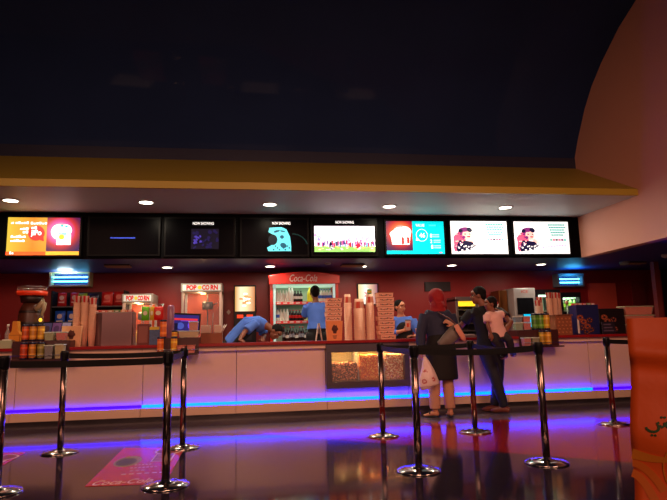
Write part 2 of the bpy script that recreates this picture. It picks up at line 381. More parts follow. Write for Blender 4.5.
# 2 dark screen, thin blue line
r, _, w, h = screen(-2.45, 2.37, 'switched-dark menu screen with one thin blue line, beside the orange menu', 1.02, .56)
p = Pic(w, h); DK = mat('dark_screen', (3, 3, 6), .3, spec=.02); p.rect(0, 1, 0, 1, DK); p.rect(.3, .66, .44, .47, E('blue_line', (52, 74, 190), .9)); p.b.build('picture', None, r)
def now_showing(x, label):
    r, _, w, h = screen(x, 2.36, label, 1.04, .575)
    p = Pic(w, h); p.rect(0, 1, 0, 1, DK)
    return r, p, w, h
r, p, w, h = now_showing(-1.32, 'mostly dark now showing screen with a faint violet night scene')
random.seed(3)
V1 = E('violet_dim', (60, 50, 150), .8); V2 = E('violet_dark', (22, 18, 66), .8)
p.rect(.37, .78, .16, .72, E('night_scene', (10, 10, 28), .8))
for i in range(26): p.el(random.uniform(.40, .76), random.uniform(.2, .66), random.uniform(.01, .035), random.uniform(.015, .05), V2, random.uniform(0, 3))
for i in range(14): p.el(.41+random.uniform(0, .12), random.uniform(.2, .56), .014, .035, V1, random.uniform(0, 3))
p.b.build('picture', None, r); text('heading', 'NOW SHOWING', (w*.55, -.06, h*.86), .32, .045, wht, r, bold=.01)
r, p, w, h = now_showing(-.15, 'now showing screen with a large teal-lit face')
random.seed(5)
T1 = E('teal_skin', (84, 190, 205), 1.0); T2 = E('teal_shade', (20, 70, 92), .9); T3 = E('teal_dark', (6, 20, 30), .6)
p.poly([(.42, .76), (.60, .78), (.68, .72), (.735, .5), (.75, .26), (.75, .1), (.40, .1), (.38, .2), (.44, .26), (.5, .3), (.52, .48), (.46, .58), (.40, .64)], T1)
p.el(.47, .42, .07, .15, T3); p.el(.43, .2, .03, .04, T1); p.el(.53, .66, .05, .03, T2, .3); p.el(.61, .5, .03, .05, T2); p.el(.63, .26, .05, .07, T2, -.4); p.el(.62, .66, .04, .02, T2, -.2)
for i in range(9): p.el(.48+.03*i, .14+.05*((i*5) % 3), .013, .02, T2, i)
for i in range(14):
    a = i*.09; p.el(.78+.26*math.sin(a)*.9, .58-.45*(1-math.cos(a)), .006, .02, E('teal_trace', (16, 52, 52), .7), a)
p.b.build('picture', None, r); text('heading', 'NOW SHOWING', (w*.60, -.06, h*.88), .29, .045, wht, r, bold=.01)
r, p, w, h = now_showing(.985, 'now showing screen with a bright crowd scene on grass')
random.seed(9)
p.rect(.02, .98, .08, .82, E('crowd_sky', (244, 236, 252), 1.0)); p.rect(.02, .98, .08, .24, E('grass', (150, 215, 110), 1))
LV = [E('lilac', (160, 150, 215), .95), E('lilac2', (196, 150, 205), .95), E('mist', (176, 205, 196), .95)]
for i in range(46):
    u = random.uniform(.04, .96); hh = .5 if u < .3 else .34
    p.el(u, random.uniform(.32, hh+.12), random.uniform(.015, .05), random.uniform(.02, .05), random.choice(LV), random.uniform(0, 3))
CW = [E('nv', (34, 24, 110), .9), E('rd', (190, 30, 60), .9), E('pk', (230, 90, 150), 1), E('tl', (60, 120, 170), .9), E('wt', (250, 240, 250), 1), E('pu', (110, 50, 140), .9), E('bk', (24, 14, 44), .8)]
for i in range(60):
    u = .07+.88*i/60+random.uniform(-.008, .008); v = random.uniform(.28, .37); m = random.choice(CW)
    p.rect(u-.009, u+.009, v-.10, v+.02, m); p.el(u, v+.05, .008, .02, CW[4])
p.poly([(.62, .2), (.70, .3), (.73, .22), (.68, .12)], CW[1]); p.rect(.25, .28, .1, .16, CW[0])
for i in range(30): p.el(random.uniform(.04, .96), random.uniform(.10, .2), .02, .012, random.choice([E('gy', (220, 230, 90), 1), E('gl', (240, 250, 230), 1)]))
p.b.build('picture', None, r); text('heading', 'NOW SHOWING', (w*.5, -.06+.0, h*.92), .30, .045, wht, r, bold=.01)
# cyan value menu
r, _, w, h = screen(2.2, 2.37, 'cyan value menu screen with a glowing popcorn picture', .99, .55)
p = Pic(w, h); CY = E('cyan', (0, 214, 224), 1.0)
p.rect(0, 1, 0, 1, CY); p.rect(0, .45, .1, 1, E('deep_purple', (62, 8, 74), .9)); p.rect(0, .45, .1, 1, radial('popcorn_glow_two', (.25*w, .64*h), .34, True)); p.el(.16, .6, .1, .12, wht); p.el(.32, .68, .11, .16, wht); p.poly([(.07, .62), (.42, .62), (.39, .28), (.10, .28)], wht); p.el(.25, .64, .14, .18, wht)
p.rect(.26, .30, .29, .5, E('bubble_red', (226, 48, 44), 1)); p.rect(.35, .39, .32, .5, E('bubble_red', (226, 48, 44), 1)); p.rect(.27, .28, .5, .62, CW[1]); p.rect(.36, .37, .5, .62, CW[1])
p.el(.61, .57, .1, .19, wht); p.el(.61, .57, .093, .177, CY); p.poly([(.52, .5), (.50, .4), (.57, .42)], wht)
for u, v in ((.82, .58), (.82, .52), (.84, .41), (.84, .35), (.84, .24), (.84, .18)): p.rect(u-.03, u+.09, v-.012, v+.018, E('palecyan', (170, 250, 250), 1))
p.rect(.74, .86, .85, .89, E('palecyan2', (70, 228, 236), 1)); p.rect(.9, .95, .02, .05, E('pk', (230, 90, 150), 1))
p.b.build('picture', None, r)
text('heading', 'VALUE', (w*.58, -.055, h*.87), .15, .045, wht, r, bold=.02); text('price', '46', (w*.61, -.055, h*.56), .10, .075, wht, r, bold=.03)
for i, t_ in enumerate('121'): text('figure', t_, (w*(.765+.012*(i == 2)), -.055, h*(.55-.17*i)), .03, .06, wht, r, bold=.03)
# two white portrait screens
for x, lab in ((3.31, 'white screen with a portrait in a spotted dress, next to the cyan menu'), (4.44, 'white portrait screen at the right end of the row')):
    r, _, w, h = screen(x, 2.37, lab, 1.0, .56); random.seed(21)
    p = Pic(w, h); p.rect(0, 1, 0, 1, wht)
    PK = E('rose', (226, 84, 120), 1); PS = E('skin_rose', (244, 190, 180), 1); DN = E('darknavy', (24, 20, 54), .8); MG = E('plum', (120, 40, 110), 1)
    p.poly([(.05, .3), (.04, .5), (.1, .64), (.2, .7), (.28, .5), (.2, .2), (.06, .06), (.04, .2)], PK)
    p.poly([(.08, .2), (.14, .42), (.26, .4), (.42, .36), (.43, .24), (.34, .12), (.1, .06)], DN)
    p.el(.25, .66, .09, .13, MG); p.el(.28, .57, .08, .15, PS, .3); p.el(.24, .74, .10, .07, MG, .1); p.el(.33, .73, .05, .07, DN, -.5); p.el(.17, .7, .04, .05, DN, .3); p.el(.31, .52, .03, .02, CW[1]); p.el(.25, .6, .018, .014, DN); p.el(.33, .6, .016, .014, DN)
    p.el(.22, .5, .03, .05, MG); p.poly([(.3, .42), (.42, .3), (.45, .34), (.36, .48)], PS)
    for i in range(22): p.el(random.uniform(.12, .40), random.uniform(.1, .34), .013, .022, wht)
    for i in range(16): p.el(random.uniform(.06, .2), random.uniform(.15, .62), .016, .02, random.choice((MG, PS)))
    TC = E('paleteal', (84, 172, 162), .85)
    for k in range(5):
        for q in range(7-k//2): p.rect(.6+.045*q+.01*k, .64+.045*q+.01*k, .86-.08*k, .905-.08*k, TC)
    for q, m in enumerate((TC, PK, DN, PK, MG, TC)): p.rect(.61+.05*q, .65+.05*q, .38, .44, m if q not in (0, 5) else E('tl2', (90, 190, 170), 1))
    for q in range(9): p.rect(.46+.05*q, .49+.05*q, .16+.008*q, .20+.008*q, LV[q % 2])
    p.rect(.86, .95, .04, .055, TC)
    p.b.build('picture', None, r)

# ------------------------------------------------------------------ downlights
glowW = E('downlight', (255, 244, 220), 12)
def downlight(x, y, z, label, group, power, col, rad=.095):
    r = root('downlight', (x, y, z), label, 'ceiling light', group)
    MB().lathe((0, 0, -.012), [(rad*.98, 0), (rad*1.25, 0), (rad*1.25, .012), (rad*.98, .012), (rad*.98, 0)], mat('lamp_trim', (220, 215, 205), .3), 24, caps=False).build('trim_ring', None, r)
    MB().lathe((0, 0, -.010), [(.0001, 0), (rad, 0), (rad, .006), (.0001, .006)], glowW, 24, smooth=False).build('lens', None, r)
    lamp('lamp_beam', 'AREA', (x, y, z-.03), power, col, .12)
where = ['above the orange menu', 'above the dark screen with the blue line', 'above the teal face screen', 'between the crowd scene and the cyan menu', 'between the two white portrait screens']
for (x, y), s_ in zip(((-3.31, 8.15), (-1.5, 8.17), (.27, 8.21), (2.11, 8.25), (4.0, 8.23)), where):
    downlight(x, y, 3.03, 'round soffit downlight '+s_, 'soffit downlights', 20, (1, .84, .62))
where = ['above the popcorn sign', 'above the red drinks cooler', 'above the backlit wall poster', 'above the food warmer', 'left of the blue insect killer']
for (x, y), s_, pw in zip(((-1.45, 10.0), (.33, 9.92), (2.0, 9.98), (3.68, 9.89), (5.4, 9.8)), where, (6, 7, 7, 6, 5)):
    downlight(x, y, 2.31, 'small kitchen ceiling light '+s_, 'kitchen ceiling lights', pw, (1, .86, .7), .08)
o = root('downlight', (1.31, 9.55, 2.31), 'unlit ceiling light between the cooler and the crowd scene', 'ceiling light')
MB().lathe((0, 0, -.03), [(.03, 0), (.05, .01), (.06, .03)], mat('unlit_white', (170, 165, 160), .5), 20).build('housing', None, o)
for x, y, lab in ((6.9, 9.5, 'white smoke detector on the low ceiling left of the post'), (7.02, 8.55, 'white smoke detector on the low ceiling at the right edge')):
    tag(MB().lathe((0, 0, 0), [(.0001, -.06), (.05, -.06), (.085, -.035), (.09, 0), (.0001, 0)], mat('unlit_white', (170, 165, 160), .5), 24).build('smoke_detector'), lab, 'smoke detector').location = (x, y, 2.31)
for x, y, lab in ((-2.2, 9.7, 'tan slotted vent on the low ceiling right of the insect killer'), (1.78, 9.75, 'tan slotted vent on the low ceiling above the wall poster'), (7.15, 9.6, 'slim vent beside the smoke detector at the right')):
    r = root('ceiling_vent', (x, y, 2.31), lab, 'vent')
    vm = mat('tan_vent', (180, 140, 105), .5)
    MB().box(-.2, .2, -.12, .12, -.02, 0, mat('vent_dark', (50, 38, 34), .6)).build('backing', None, r)
    for dy in (-.1, .04): MB().box(-.2, .2, dy, dy+.06, -.04, -.02, vm).build('slat', None, r)

# insect killers
def zapper(x, z, w, h, label, cold, warm):
    r = root('insect_killer', (x, 10.8, z), label, 'insect killer')
    fm = mat('cream_metal', (214, 204, 150), .4) if warm else mat('blue_grey_metal', (120, 140, 150), .4)
    MB().box(-w/2, w/2, -.12, .1, 0, .03, fm).box(-w/2, w/2, -.12, .1, h-.045, h, fm).box(-w/2, -w/2+.035, -.12, .1, .03, h-.045, fm).box(w/2-.035, w/2, -.12, .1, .03, h-.045, fm).build('housing', None, r, .004)
    MB().box(-w/2+.035, w/2-.035, .06, .1, .03, h-.045, mat('zap_back', (20, 60, 130), .3)).build('reflector', None, r)
    for k in (.35, .62): MB().cyl((-w/2+.04, 0, h*k), (w/2-.04, 0, h*k), .014, None, E('tube_'+str(warm), (100, 205, 255), cold), 12).build('tube', None, r)
    gb = MB()
    for k in range(18): xx = -w/2+.05+(w-.1)*k/17; gb.cyl((xx, -.10, .03), (xx, -.10, h-.045), .0016, None, steel, 6)
    gb.build('grille', None, r)
    return r
zapper(-3.26, 2.05, .70, .29, 'cream framed insect killer with blue tubes above the crisps', 7, 1)
zapper(6.52, 1.95, .58, .27, 'blue-grey insect killer glowing cyan at the right of the back wall', 6, 0)
lamp('zapper_glow', 'AREA', (-3.3, 10.55, 2.22), 5, (.75, .95, 1), .25, (PI, 0, 0))
lamp('zapper_glow', 'AREA', (6.5, 10.5, 2.15), 3.0, (.05, .5, 1), .3, (PI, 0, 0))

# ------------------------------------------------------------------ queue barriers
POSTS = {'A0': (-1.83, 4.58), 'A1': (-.63, 4.5), 'A2': (1.31, 4.5), 'A3': (2.40, 4.51), 'B0': (-1.85, 6.03), 'B1': (-.68, 5.97), 'B2': (1.39, 6.07), 'B3': (2.41, 6.04), 'B4': (4.10, 6.10), 'B5': (5.45, 6.1)}
plab = {'A0': 'nearest row, cut by the left edge of the view', 'A1': 'standing on the red floor poster', 'A2': 'in the near row before the popcorn case', 'A3': 'in the near row at the right, over the dark tiles',
        'B0': 'standing between the two red floor posters', 'B1': 'just behind the post on the red floor poster', 'B2': 'in front of the popcorn case, far row', 'B3': 'between the woman and the man at the counter', 'B4': 'beside the orange paper bag'}
pproto = None
postm = mat('post_steel', (140, 120, 114), .22, 1, var=.03)
def mkpost():
    r = root('barrier_post', (0, 0, 0), '', 'queue barrier')
    MB().lathe((0, 0, 0), [(.172, 0), (.175, .004), (.17, .012), (.10, .026), (.035, .036), (.034, .05), (.0001, .05)], chrome, 48).build('base', None, r)
    MB().lathe((0, 0, .036), [(.030, 0), (.030, .87)], postm, 28).build('pole', None, r)
    MB().lathe((0, 0, .88), [(.030, 0), (.034, .003), (.034, .095), (.032, .10), (.0001, .101)], black, 28).build('belt_cassette', None, r)
    MB().box(-.011, .011, -.040, -.03, .895, .965, black).box(-.011, .011, .03, .04, .895, .965, black).box(.03, .04, -.011, .011, .895, .965, black).box(-.04, -.03, -.011, .011, .895, .965, black).build('belt_slot', None, r, .002)
    return r
for k, (x, y) in POSTS.items():
    if k == 'B5': continue
    if pproto is None: pproto = mkpost(); o = pproto
    else: o = dup(pproto)
    o.location = (x, y, 0); o['label'] = 'chrome belt post, '+plab[k]; o['group'] = 'queue barrier posts'
beltm = mat('black_belt_webbing', (9, 7, 9), .5, spec=.2, bump=.3, bscale=400)
def belt(a, b_, label, sag=.03, m=beltm, zc=.93):
    (ax, ay), (bx, by) = POSTS[a], POSTS[b_]; A = V((ax, ay, 0)); B = V((bx, by, 0)); d = (B-A).normalized(); A += d*.042; B -= d*.042; nn = V((-d.y, d.x, 0))*.0012
    vs = []; n = 14; fs = []
    for i in range(n+1):
        t = i/n; p = A.lerp(B, t); z = zc-sag*4*t*(1-t)
        for zz in (z-.025, z+.025):
            for q in (-1, 1): vs.append((p.x+nn.x*q, p.y+nn.y*q, zz))
    for i in range(n):
        a_ = i*4; b2 = a_+4
        fs += [(a_, b2, b2+2, a_+2), (a_+1, a_+3, b2+3, b2+1), (a_, a_+1, b2+1, b2), (a_+2, b2+2, b2+3, a_+3)]
    fs += [(0, 2, 3, 1), (n*4, n*4+1, n*4+3, n*4+2)]
    return tag(MB().add(vs, fs, m).build('barrier_belt'), label, 'barrier belt', 'queue barrier belts')
belt('A0', 'A1', 'black belt of the near row from the left edge to the poster post', .006, zc=.912)
belt('B0', 'B1', 'black belt of the far row on the left side', .012)
belt('A1', 'B1', 'short receding belt joining the two posts at the red floor poster', .01)
belt('A2', 'A3', 'black belt of the near row crossing in front of the couple', .02)
belt('B2', 'B3', 'black belt of the far row in front of the woman in red headscarf', .012)
belt('B3', 'A3', 'receding belt from the middle post to the right near post', .035)
belt('A2', 'B2', 'short receding belt left of the woman with the carrier bag', .01)
belt('B4', 'B5', 'grey-lit belt running right from the post behind the orange bag', .02)

# floor posters
def floor_poster(pts, label, main):
    cx = sum(p[0] for p in pts)/4; cy = sum(p[1] for p in pts)/4
    r = root('floor_poster', (cx, cy, 0), label, 'floor poster')
    MB().prism([(x-cx, y-cy) for x, y in pts], .0005, .003, mat('red_vinyl', (205, 40, 42), .25, var=.05), 'XY').build('sheet', None, r)
    ink = mat('poster_ink', (232, 190, 175), .4); dark = mat('poster_dark', (60, 50, 30), .4); tan = mat('poster_tan', (170, 140, 70), .4); drk = mat('poster_print_red', (140, 26, 34), .4)
    b = MB()
    def e(x, y, rx, ry, m, z): b.prism(circ(x, y, rx, ry, 28), z, z+.0006, m, 'XY')
    e(-.14, .12, .115, .22, tan, .003); e(-.15, .10, .085, .15, dark, .0037); e(.16, .5, .13, .14, ink, .003); e(.16, .5, .11, .12, drk, .0037)
    b.box(.06, .24, .05, .38, .003, .0036, ink); b.box(.075, .225, .07, .36, .0036, .0042, drk)
    for k in range(4): b.box(.09, .21, .10+.065*k, .115+.065*k, .0042, .0048, ink)
    for k, (n_, wd) in enumerate(((5, .02), (7, .022), (3, .03), (6, .04))):
        for q in range(n_): b.box(-.10+q*wd*1.5-n_*wd*.3+.08, -.10+q*wd*1.5-n_*wd*.3+.08+wd, -.06-.11*k, -.03-.11*k, .003, .0036, ink)
    b.build('print', None, r)
    if main:
        o = text('lettering', 'Coca-Cola', (0, 0, 0), .44, .14, ink, r, shear=.3, bold=.01, depth=.0008)
        o.data.transform(Matrix.Rotation(-PI/2, 4, 'X')); o.data.transform(Matrix.Translation((-.02, -.62, .0036)))
    return r
floor_poster([(-1.23, 4.62), (-.64, 4.56), (-.66, 5.98), (-1.27, 6.10)], 'red floor poster with food pictures under the second near post', True)
floor_poster([(-2.75, 4.66), (-2.14, 4.62), (-2.20, 6.14), (-2.80, 6.2)], 'red floor poster cut by the left edge', False)

# ================================================================== COUNTER ITEMS
TOP = 1.0
# ---- back benches
def bench(x0, x1, label):
    r = root('back_bench', ((x0+x1)/2, 10.5, 0), label, 'bench'); w = (x1-x0)/2
    MB().box(-w, w, -.33, .37, 0, .87, mat('dark_brown_unit', (52, 28, 26), .5)).build('body', None, r)
    MB().box(-w-.01, w+.01, -.35, .38, .87, .9, mat('bench_steel', (120, 110, 108), .3, .8)).build('bench_top', None, r)
bench(-3.7, .2, 'dark back bench under the popcorn machines'); bench(1.75, 5.44, 'dark back bench under the food warmer')

# ---- crisp shelving
cs = root('snack_shelf', (-2.86, 10.6, .9), 'black shelving with crisps under the cream insect killer', 'shelf')
for ux in (-.62, .60): MB().box(ux, ux+.02, -.16, .22, 0, 1.05, blackm).build('upright', None, cs)
for z in (.45, .78): MB().box(-.60, .60, -.16, .2, z-.02, z, mat('shelf_grey', (70, 66, 74), .4)).build('shelf', None, cs)
MB().box(-.60, .60, .2, .22, 0, 1.05, mat('shelf_back', (34, 26, 40), .6)).build('back', None, cs)
def pillow(w, h, d, m, nu=8, nv=9):
    b = MB(); vs = []; fs = []
    for s_ in (-1, 1):
        for j in range(nv+1):
            for i in range(nu+1):
                u = i/nu*2-1; v = j/nv*2-1
                t = max(0, (1-abs(u)**3.0)*(1-abs(v)**4.5))**.6
                vs.append((u*w/2*(1-.05*abs(v)**2*(1-abs(u))), s_*d/2*t, (v+1)*h/2))
    k = (nu+1)*(nv+1)
    for q in (0, 1):
        for j in range(nv):
            for i in range(nu):
                a = q*k+j*(nu+1)+i; f = (a, a+1, a+nu+2, a+nu+1); fs.append(f if q == 0 else f[::-1])
    return b.add(vs, fs, m, True)
def crisp(x, y, z, w, h, col, col2, label, rz=0, cat='crisp packet'):
    r = root('crisp_packet', (x, y, z), label, cat, 'crisp packets on the back shelving', rz)
    pillow(w, h, .07, mat('foil_%d_%d_%d' % col, col, .3)).build('packet', None, r)
    b = MB(); m2 = mat('foilprint_%d_%d_%d' % col2, col2, .35)
    b.prism(circ(0, h*.62, w*.24, h*.17, 20), -.038, -.030, m2); b.box(-w*.3, w*.3, -.037, -.026, h*.25, h*.33, m2)
    b.build('print', None, r)
    return r
crisp(-3.31, 10.5, 1.68, .15, .24, (176, 30, 34), (205, 190, 190), 'red crisp packet with pale badge, left end of upper shelf')
crisp(-3.10, 10.5, 1.68, .15, .24, (176, 30, 34), (205, 190, 190), 'red crisp packet with pale badge, second on the upper shelf')
crisp(-2.78, 10.5, 1.68, .17, .22, (32, 30, 58), (90, 96, 120), 'dark navy crisp packet in the middle of the upper shelf')
crisp(-2.95, 10.44, 1.68, .15, .22, (130, 170, 40), (205, 205, 70), 'lime green snack packet behind the tops of the tall cup stacks')
crisp(-2.55, 10.5, 1.68, .19, .25, (186, 34, 28), (205, 80, 70), 'red crisp packet directly right of the navy one')
crisp(-2.35, 10.5, 1.68, .19, .25, (172, 30, 28), (205, 80, 70), 'red crisp packet at the right end of the upper shelf')
crisp(-3.33, 10.5, 1.35, .17, .25, (36, 90, 205), (222, 200, 190), 'blue crisp packet, left one on the lower shelf')
crisp(-3.13, 10.5, 1.35, .17, .25, (36, 90, 205), (222, 200, 190), 'blue crisp packet, right one on the lower shelf')

# ---- popcorn machines
def popmachine(x, w, h, label, wx):
    y0, y1 = -.28, .28
    r = root('popcorn_machine', (x, 10.48, .9), label, 'popcorn machine')
    fr = mat('silver_frame', (190, 186, 180), .3, .7)
    hs = .155; b = MB()
    b.box(-w/2, w/2, y0, y1, 0, .12, fr)
    for sx in (-1, 1):
        for yy in (y0, y1-.03): b.box(sx*w/2-(.045 if sx > 0 else 0), sx*w/2+(.045 if sx < 0 else 0), yy, yy+.03, .12, h-hs, fr)
    b.build('frame', None, r, .004)
    MB().box(-w/2-.01, w/2+.01, y0-.02, y1, h-hs, h, mat('sign_box_silver', (170, 170, 160), .35, .4)).build('sign_box', None, r, .006)
    MB().box(-w/2+.02, w/2-.02, y0-.026, y0-.02, h-hs+.025, h-.025, E('popcorn_sign_face', (214, 220, 200), .75)).build('sign_face', None, r)
    tw = w*.84
    text('lettering', 'POP', (-tw*.30, y0-.029, h-hs/2), tw*.30, hs*.58, E('sign_red', (200, 16, 16), .8), r, bold=.05)
    text('lettering', 'CO', (tw*.12, y0-.029, h-hs/2), tw*.22, hs*.58, E('sign_red', (200, 16, 16), .8), r, bold=.05)
    text('lettering', 'RN', (tw*.37, y0-.029, h-hs/2), tw*.22, hs*.58, E('sign_red', (200, 16, 16), .8), r, bold=.05)
    bb = MB(); bb.ell((-tw*.06, y0-.03, h-hs/2), (tw*.06, .003, hs*.22), E('sign_yellow', (226, 200, 60), .8)); bb.build('popcorn_emblem', None, r)
    MB().box(-w/2+.04, w/2-.04, y1-.02, y1-.01, .12, h-hs, mat('machine_back_orange', (216, 84, 40), .4)).build('back', None, r)
    MB().box(-w/2+.04, w/2-.04, y0+.005, y0+.008, .12, h-hs, mat('case_glass', (255, 255, 255), .03)).build('glass', None, r)
    k = MB(); kz = h-hs-.30
    k.lathe((w*.12, 0, kz), [(.085, 0), (.10, .02), (.10, .13), (.085, .14), (.0001, .145)], steel, 24)
    k.cyl((w*.12, 0, kz+.145), (w*.12, 0, h-hs), .012, None, steel); k.cyl((w*.12+.1, -.02, kz+.08), (w*.12+.17, -.1, kz+.11), .009, None, steel)
    k.build('kettle', None, r)
    MB().cyl((w*.12, 0, .12), (w*.12, 0, kz), .010, None, steel).build('pole', None, r)
    MB().box(-.04, .04, -.05, .05, h-hs-.02, h-hs, E('machine_bulb', (255, 200, 120), 8)).build('bulb', None, r)
    lamp('machine_light', 'POINT', (x-.05, 10.42, .9+h-hs-.07), wx, (1, .62, .30), .04)
    return r
pm = popmachine(-.875, .70, 1.14, 'large silver popcorn machine with warm lit cabinet', 3.2)
p2 = popmachine(-1.97, .50, .965, 'smaller popcorn machine behind the crisps and steel box', 5)
def heap(name, label, x, y, z, rx, ry, h, col, n, rr=.012, cat='popcorn'):
    b = MB(); m = mat(name+'_m', col, .7, bump=.3)
    b.ell((x, y, z+h*.3), (rx*.92, ry*.92, h*.62), m)
    for i in range(n):
        a = random.uniform(0, 2*PI); q = math.sqrt(random.random()); xx = rx*q*math.cos(a); yy = ry*q*math.sin(a); zz = h*.9*math.sqrt(max(0, 1-q*q))+rr
        b.ell((x+xx, y+yy, z+zz), rr*random.uniform(.7, 1.2), m, seg=5, rings=4)
    return tag(b.build(name), label, cat, kind='stuff')
heap('fresh_popcorn', 'golden popcorn heaped in the smaller machine', -1.97, 10.42, 1.025, .18, .18, .22, (255, 205, 110), 260)

# ---- hot drinks machine with backlit picture
cm = root('coffee_machine', (-.115, 10.45, .9), 'black coffee machine with a glowing white-gold picture', 'coffee machine')
MB().box(-.20, .20, -.25, .3, 0, 1.10, black).build('body', None, cm, .01)
pb = MB(); pb.box(-.175, .175, -.262, -.25, .63, 1.07, grad('coffee_wash', [(0, (210, 150, 70)), (.3, (255, 240, 200)), (.6, (255, 226, 170)), (1, (200, 120, 70))], 'x', 1.2))
for i in range(14):
    a = i*1.3; pb.prism(circ(.02+.10*math.cos(a)*(i/14), .84+.13*math.sin(a)*(i/14), .04, .018, 12), -.2632-.0006*i, -.262, E('cream', (255, 250, 235), 1.3) if i % 2 else E('caramel', (205, 150, 96), .9))
pb.build('backlit_picture', None, cm)
for i in (-1, 1): MB().box(.085*i-.055, .085*i+.055, -.262, -.25, .51, .57, E('button_red', (235, 70, 40), .8)).build('button', None, cm)
MB().box(-.12, .12, -.254, -.25, .12, .42, mat('nozzle_bay', (30, 28, 34), .3)).build('nozzle_bay', None, cm)
MB().cyl((-.05, -.28, .36), (-.05, -.28, .42), .012, None, chrome).cyl((.05, -.28, .36), (.05, -.28, .42), .012, None, chrome).box(-.08, .08, -.29, -.25, .42, .46, chrome).build('nozzle', None, cm)
# white diamond sticker on the wall and thermostat
tag(MB().prism([(-.04, 0), (0, .05), (.04, 0), (0, -.05)], 10.893, 10.9, white).build('wall_sticker', loc=None), 'small white diamond sign on the wall left of the coffee machine', 'sign').location = (-.43, 0, 1.55)

# ---- backlit poster, dark vent on wall
pw = root('wall_poster', (2.275, 10.87, 1.64), 'backlit gold and white poster in a black frame behind the cups', 'poster')
MB().box(-.215, .215, -.03, .03, 0, .43, black).build('frame', None, pw)
pb = MB(); pb.box(-.19, .19, -.034, -.03, .02, .41, grad('poster_wash', [(0, (255, 220, 150)), (.35, (255, 250, 235)), (.65, (236, 190, 160)), (1, (150, 90, 110))], 'x', 1.1))
for i in range(8): pb.prism(circ(.04*math.cos(i*2.1), .2+.1*math.sin(i*1.7), .05, .03, 12), -.036-.0006*i, -.034, E('cream', (255, 250, 235), 1.3) if i % 2 else E('rose_pale', (205, 130, 140), .8))
pb.build('picture', None, pw)
tag(MB().box(3.45, 3.99, 10.86, 10.9, 1.90, 2.09, mat('very_dark_red', (34, 10, 12), .5)).build('wall_vent', bev=.004), 'dark rectangular vent on the red wall above the woman in the red headscarf', 'vent')

# ---- red drinks cooler
ck = root('drinks_cooler', (.95, 10.45, 0), 'tall red drinks cooler with white script header', 'cooler')
rd = mat('cooler_red', (206, 24, 18), .25); wi = mat('cooler_inside', (176, 194, 176), .4)
W2 = .62
MB().box(-W2, -W2+.05, -.35, .35, 0, 2.02, rd).box(W2-.05, W2, -.35, .35, 0, 2.02, rd).box(-W2+.05, W2-.05, .30, .35, .1, 2.02, wi).box(-W2+.05, W2-.05, -.35, .35, 0, .3, rd).build('cabinet', None, ck)
arch = [(-W2-.02, 2.0), (-W2-.02, 2.15)]+[(-W2-.02+(2*W2+.04)*i/12, 2.15+.075*math.sin(PI*i/12)) for i in range(1, 12)]+[(W2+.02, 2.15), (W2+.02, 2.0)]
MB().prism(arch, -.40, .35, rd).build('header', None, ck, .006)
text('lettering', 'Coca-Cola', (-.02, -.404, 2.105), .5, .13, mat('script_silver', (226, 205, 200), .4), ck, shear=.35, bold=.005)
for sx in (-1, 1): MB().box(sx*(W2-.08)-.02, sx*(W2-.08)+.02, -.35, -.32, .3, 2.0, E('cooler_tube', (190, 225, 220), .45)).build('light_tube', None, ck)
SHZ = [.30, .66, .98, 1.34, 1.68]
for z in SHZ[1:]:
    sh = MB().box(-W2+.05, W2-.05, -.30, .30, z-.02, z, wi).build('shelf', None, ck)
    pm_ = MB().box(-W2+.05, W2-.05, -.318, -.30, z-.045, z+.005, mat('price_strip', (226, 60, 62), .4, emit=.15))
    for q in range(9): pm_.box(-.5+.115*q, -.43+.115*q, -.3195, -.318, z-.032, z-.006, mat('price_tag', (240, 225, 215), .5))
    pm_.build('price_strip', None, sh)
MB().box(-W2+.05, W2-.05, -.28, .28, 1.985, 2.0, E('cooler_top_light', (215, 255, 226), .5)).build('light_panel', None, ck)
for z in (1.95, 1.62, 1.28, .93): lamp('cooler_light', 'AREA', (.95, 10.22, z), 1.3, (.86, 1, .88), .6)
def bottle(name, r, h, body, cap, lab, label, cat, group):
    o = root(name, (0, 0, 0), label, cat, group)
    MB().lathe((0, 0, 0), [(.0001, 0), (r*.95, 0), (r, h*.04), (r, h*.60), (r*.8, h*.72), (r*.38, h*.84), (r*.34, h*.93), (.0001, h*.93)], body, 12).build('bottle', None, o)
    MB().lathe((0, 0, 0), [(r*1.01, h*.28), (r*1.01, h*.52)], lab, 12, caps=False).build('label_band', None, o)
    MB().lathe((0, 0, 0), [(r*.42, h*.93), (r*.42, h), (.0001, h)], cap, 10).build('cap', None, o)
    return o
bw_ = mat('milk_white', (225, 228, 215), .3); cola = mat('cola_dark', (38, 16, 14), .15); pale = mat('pale_lemon', (216, 222, 160), .2); bl = mat('label_blue', (44, 96, 200), .4); yl = mat('label_yellow', (230, 222, 40), .35)
kinds = {
 'w': bottle('drink_bottle', .034, .22, bw_, bw_, bw_, '', 'bottle', ''), 'k': bottle('drink_bottle', .032, .21, cola, black, white, '', 'bottle', ''),
 'y': bottle('drink_bottle', .048, .27, yl, yl, yl, '', 'bottle', ''), 'b': bottle('drink_bottle', .036, .23, bw_, bl, bl, '', 'bottle', ''),
 'c': bottle('drink_bottle', .034, .20, cola, redm, redm, '', 'bottle', ''), 'p': bottle('drink_bottle', .036, .27, pale, white, pale, '', 'bottle', ''),
 's': bottle('drink_bottle', .032, .26, cola, redm, mat('silver_label', (170, 175, 185), .3, .5), '', 'bottle', '')}
rows = [(1.68, 'wwwwWWkkk..yyybbbbb', 'top'), (1.34, 'bwwwcccccppp.pppp.', 'second'), (.98, '..sksskssksksss...', 'third'), (.66, 'bbbbbbbbbbbbbbb', 'lowest')]
desc = {'w': 'white bottle', 'k': 'dark bottle', 'y': 'yellow bottle', 'b': 'white bottle with a blue label', 'c': 'cola bottle with a red label', 'p': 'pale lemon bottle', 's': 'dark bottle with a silver label'}
used = set()
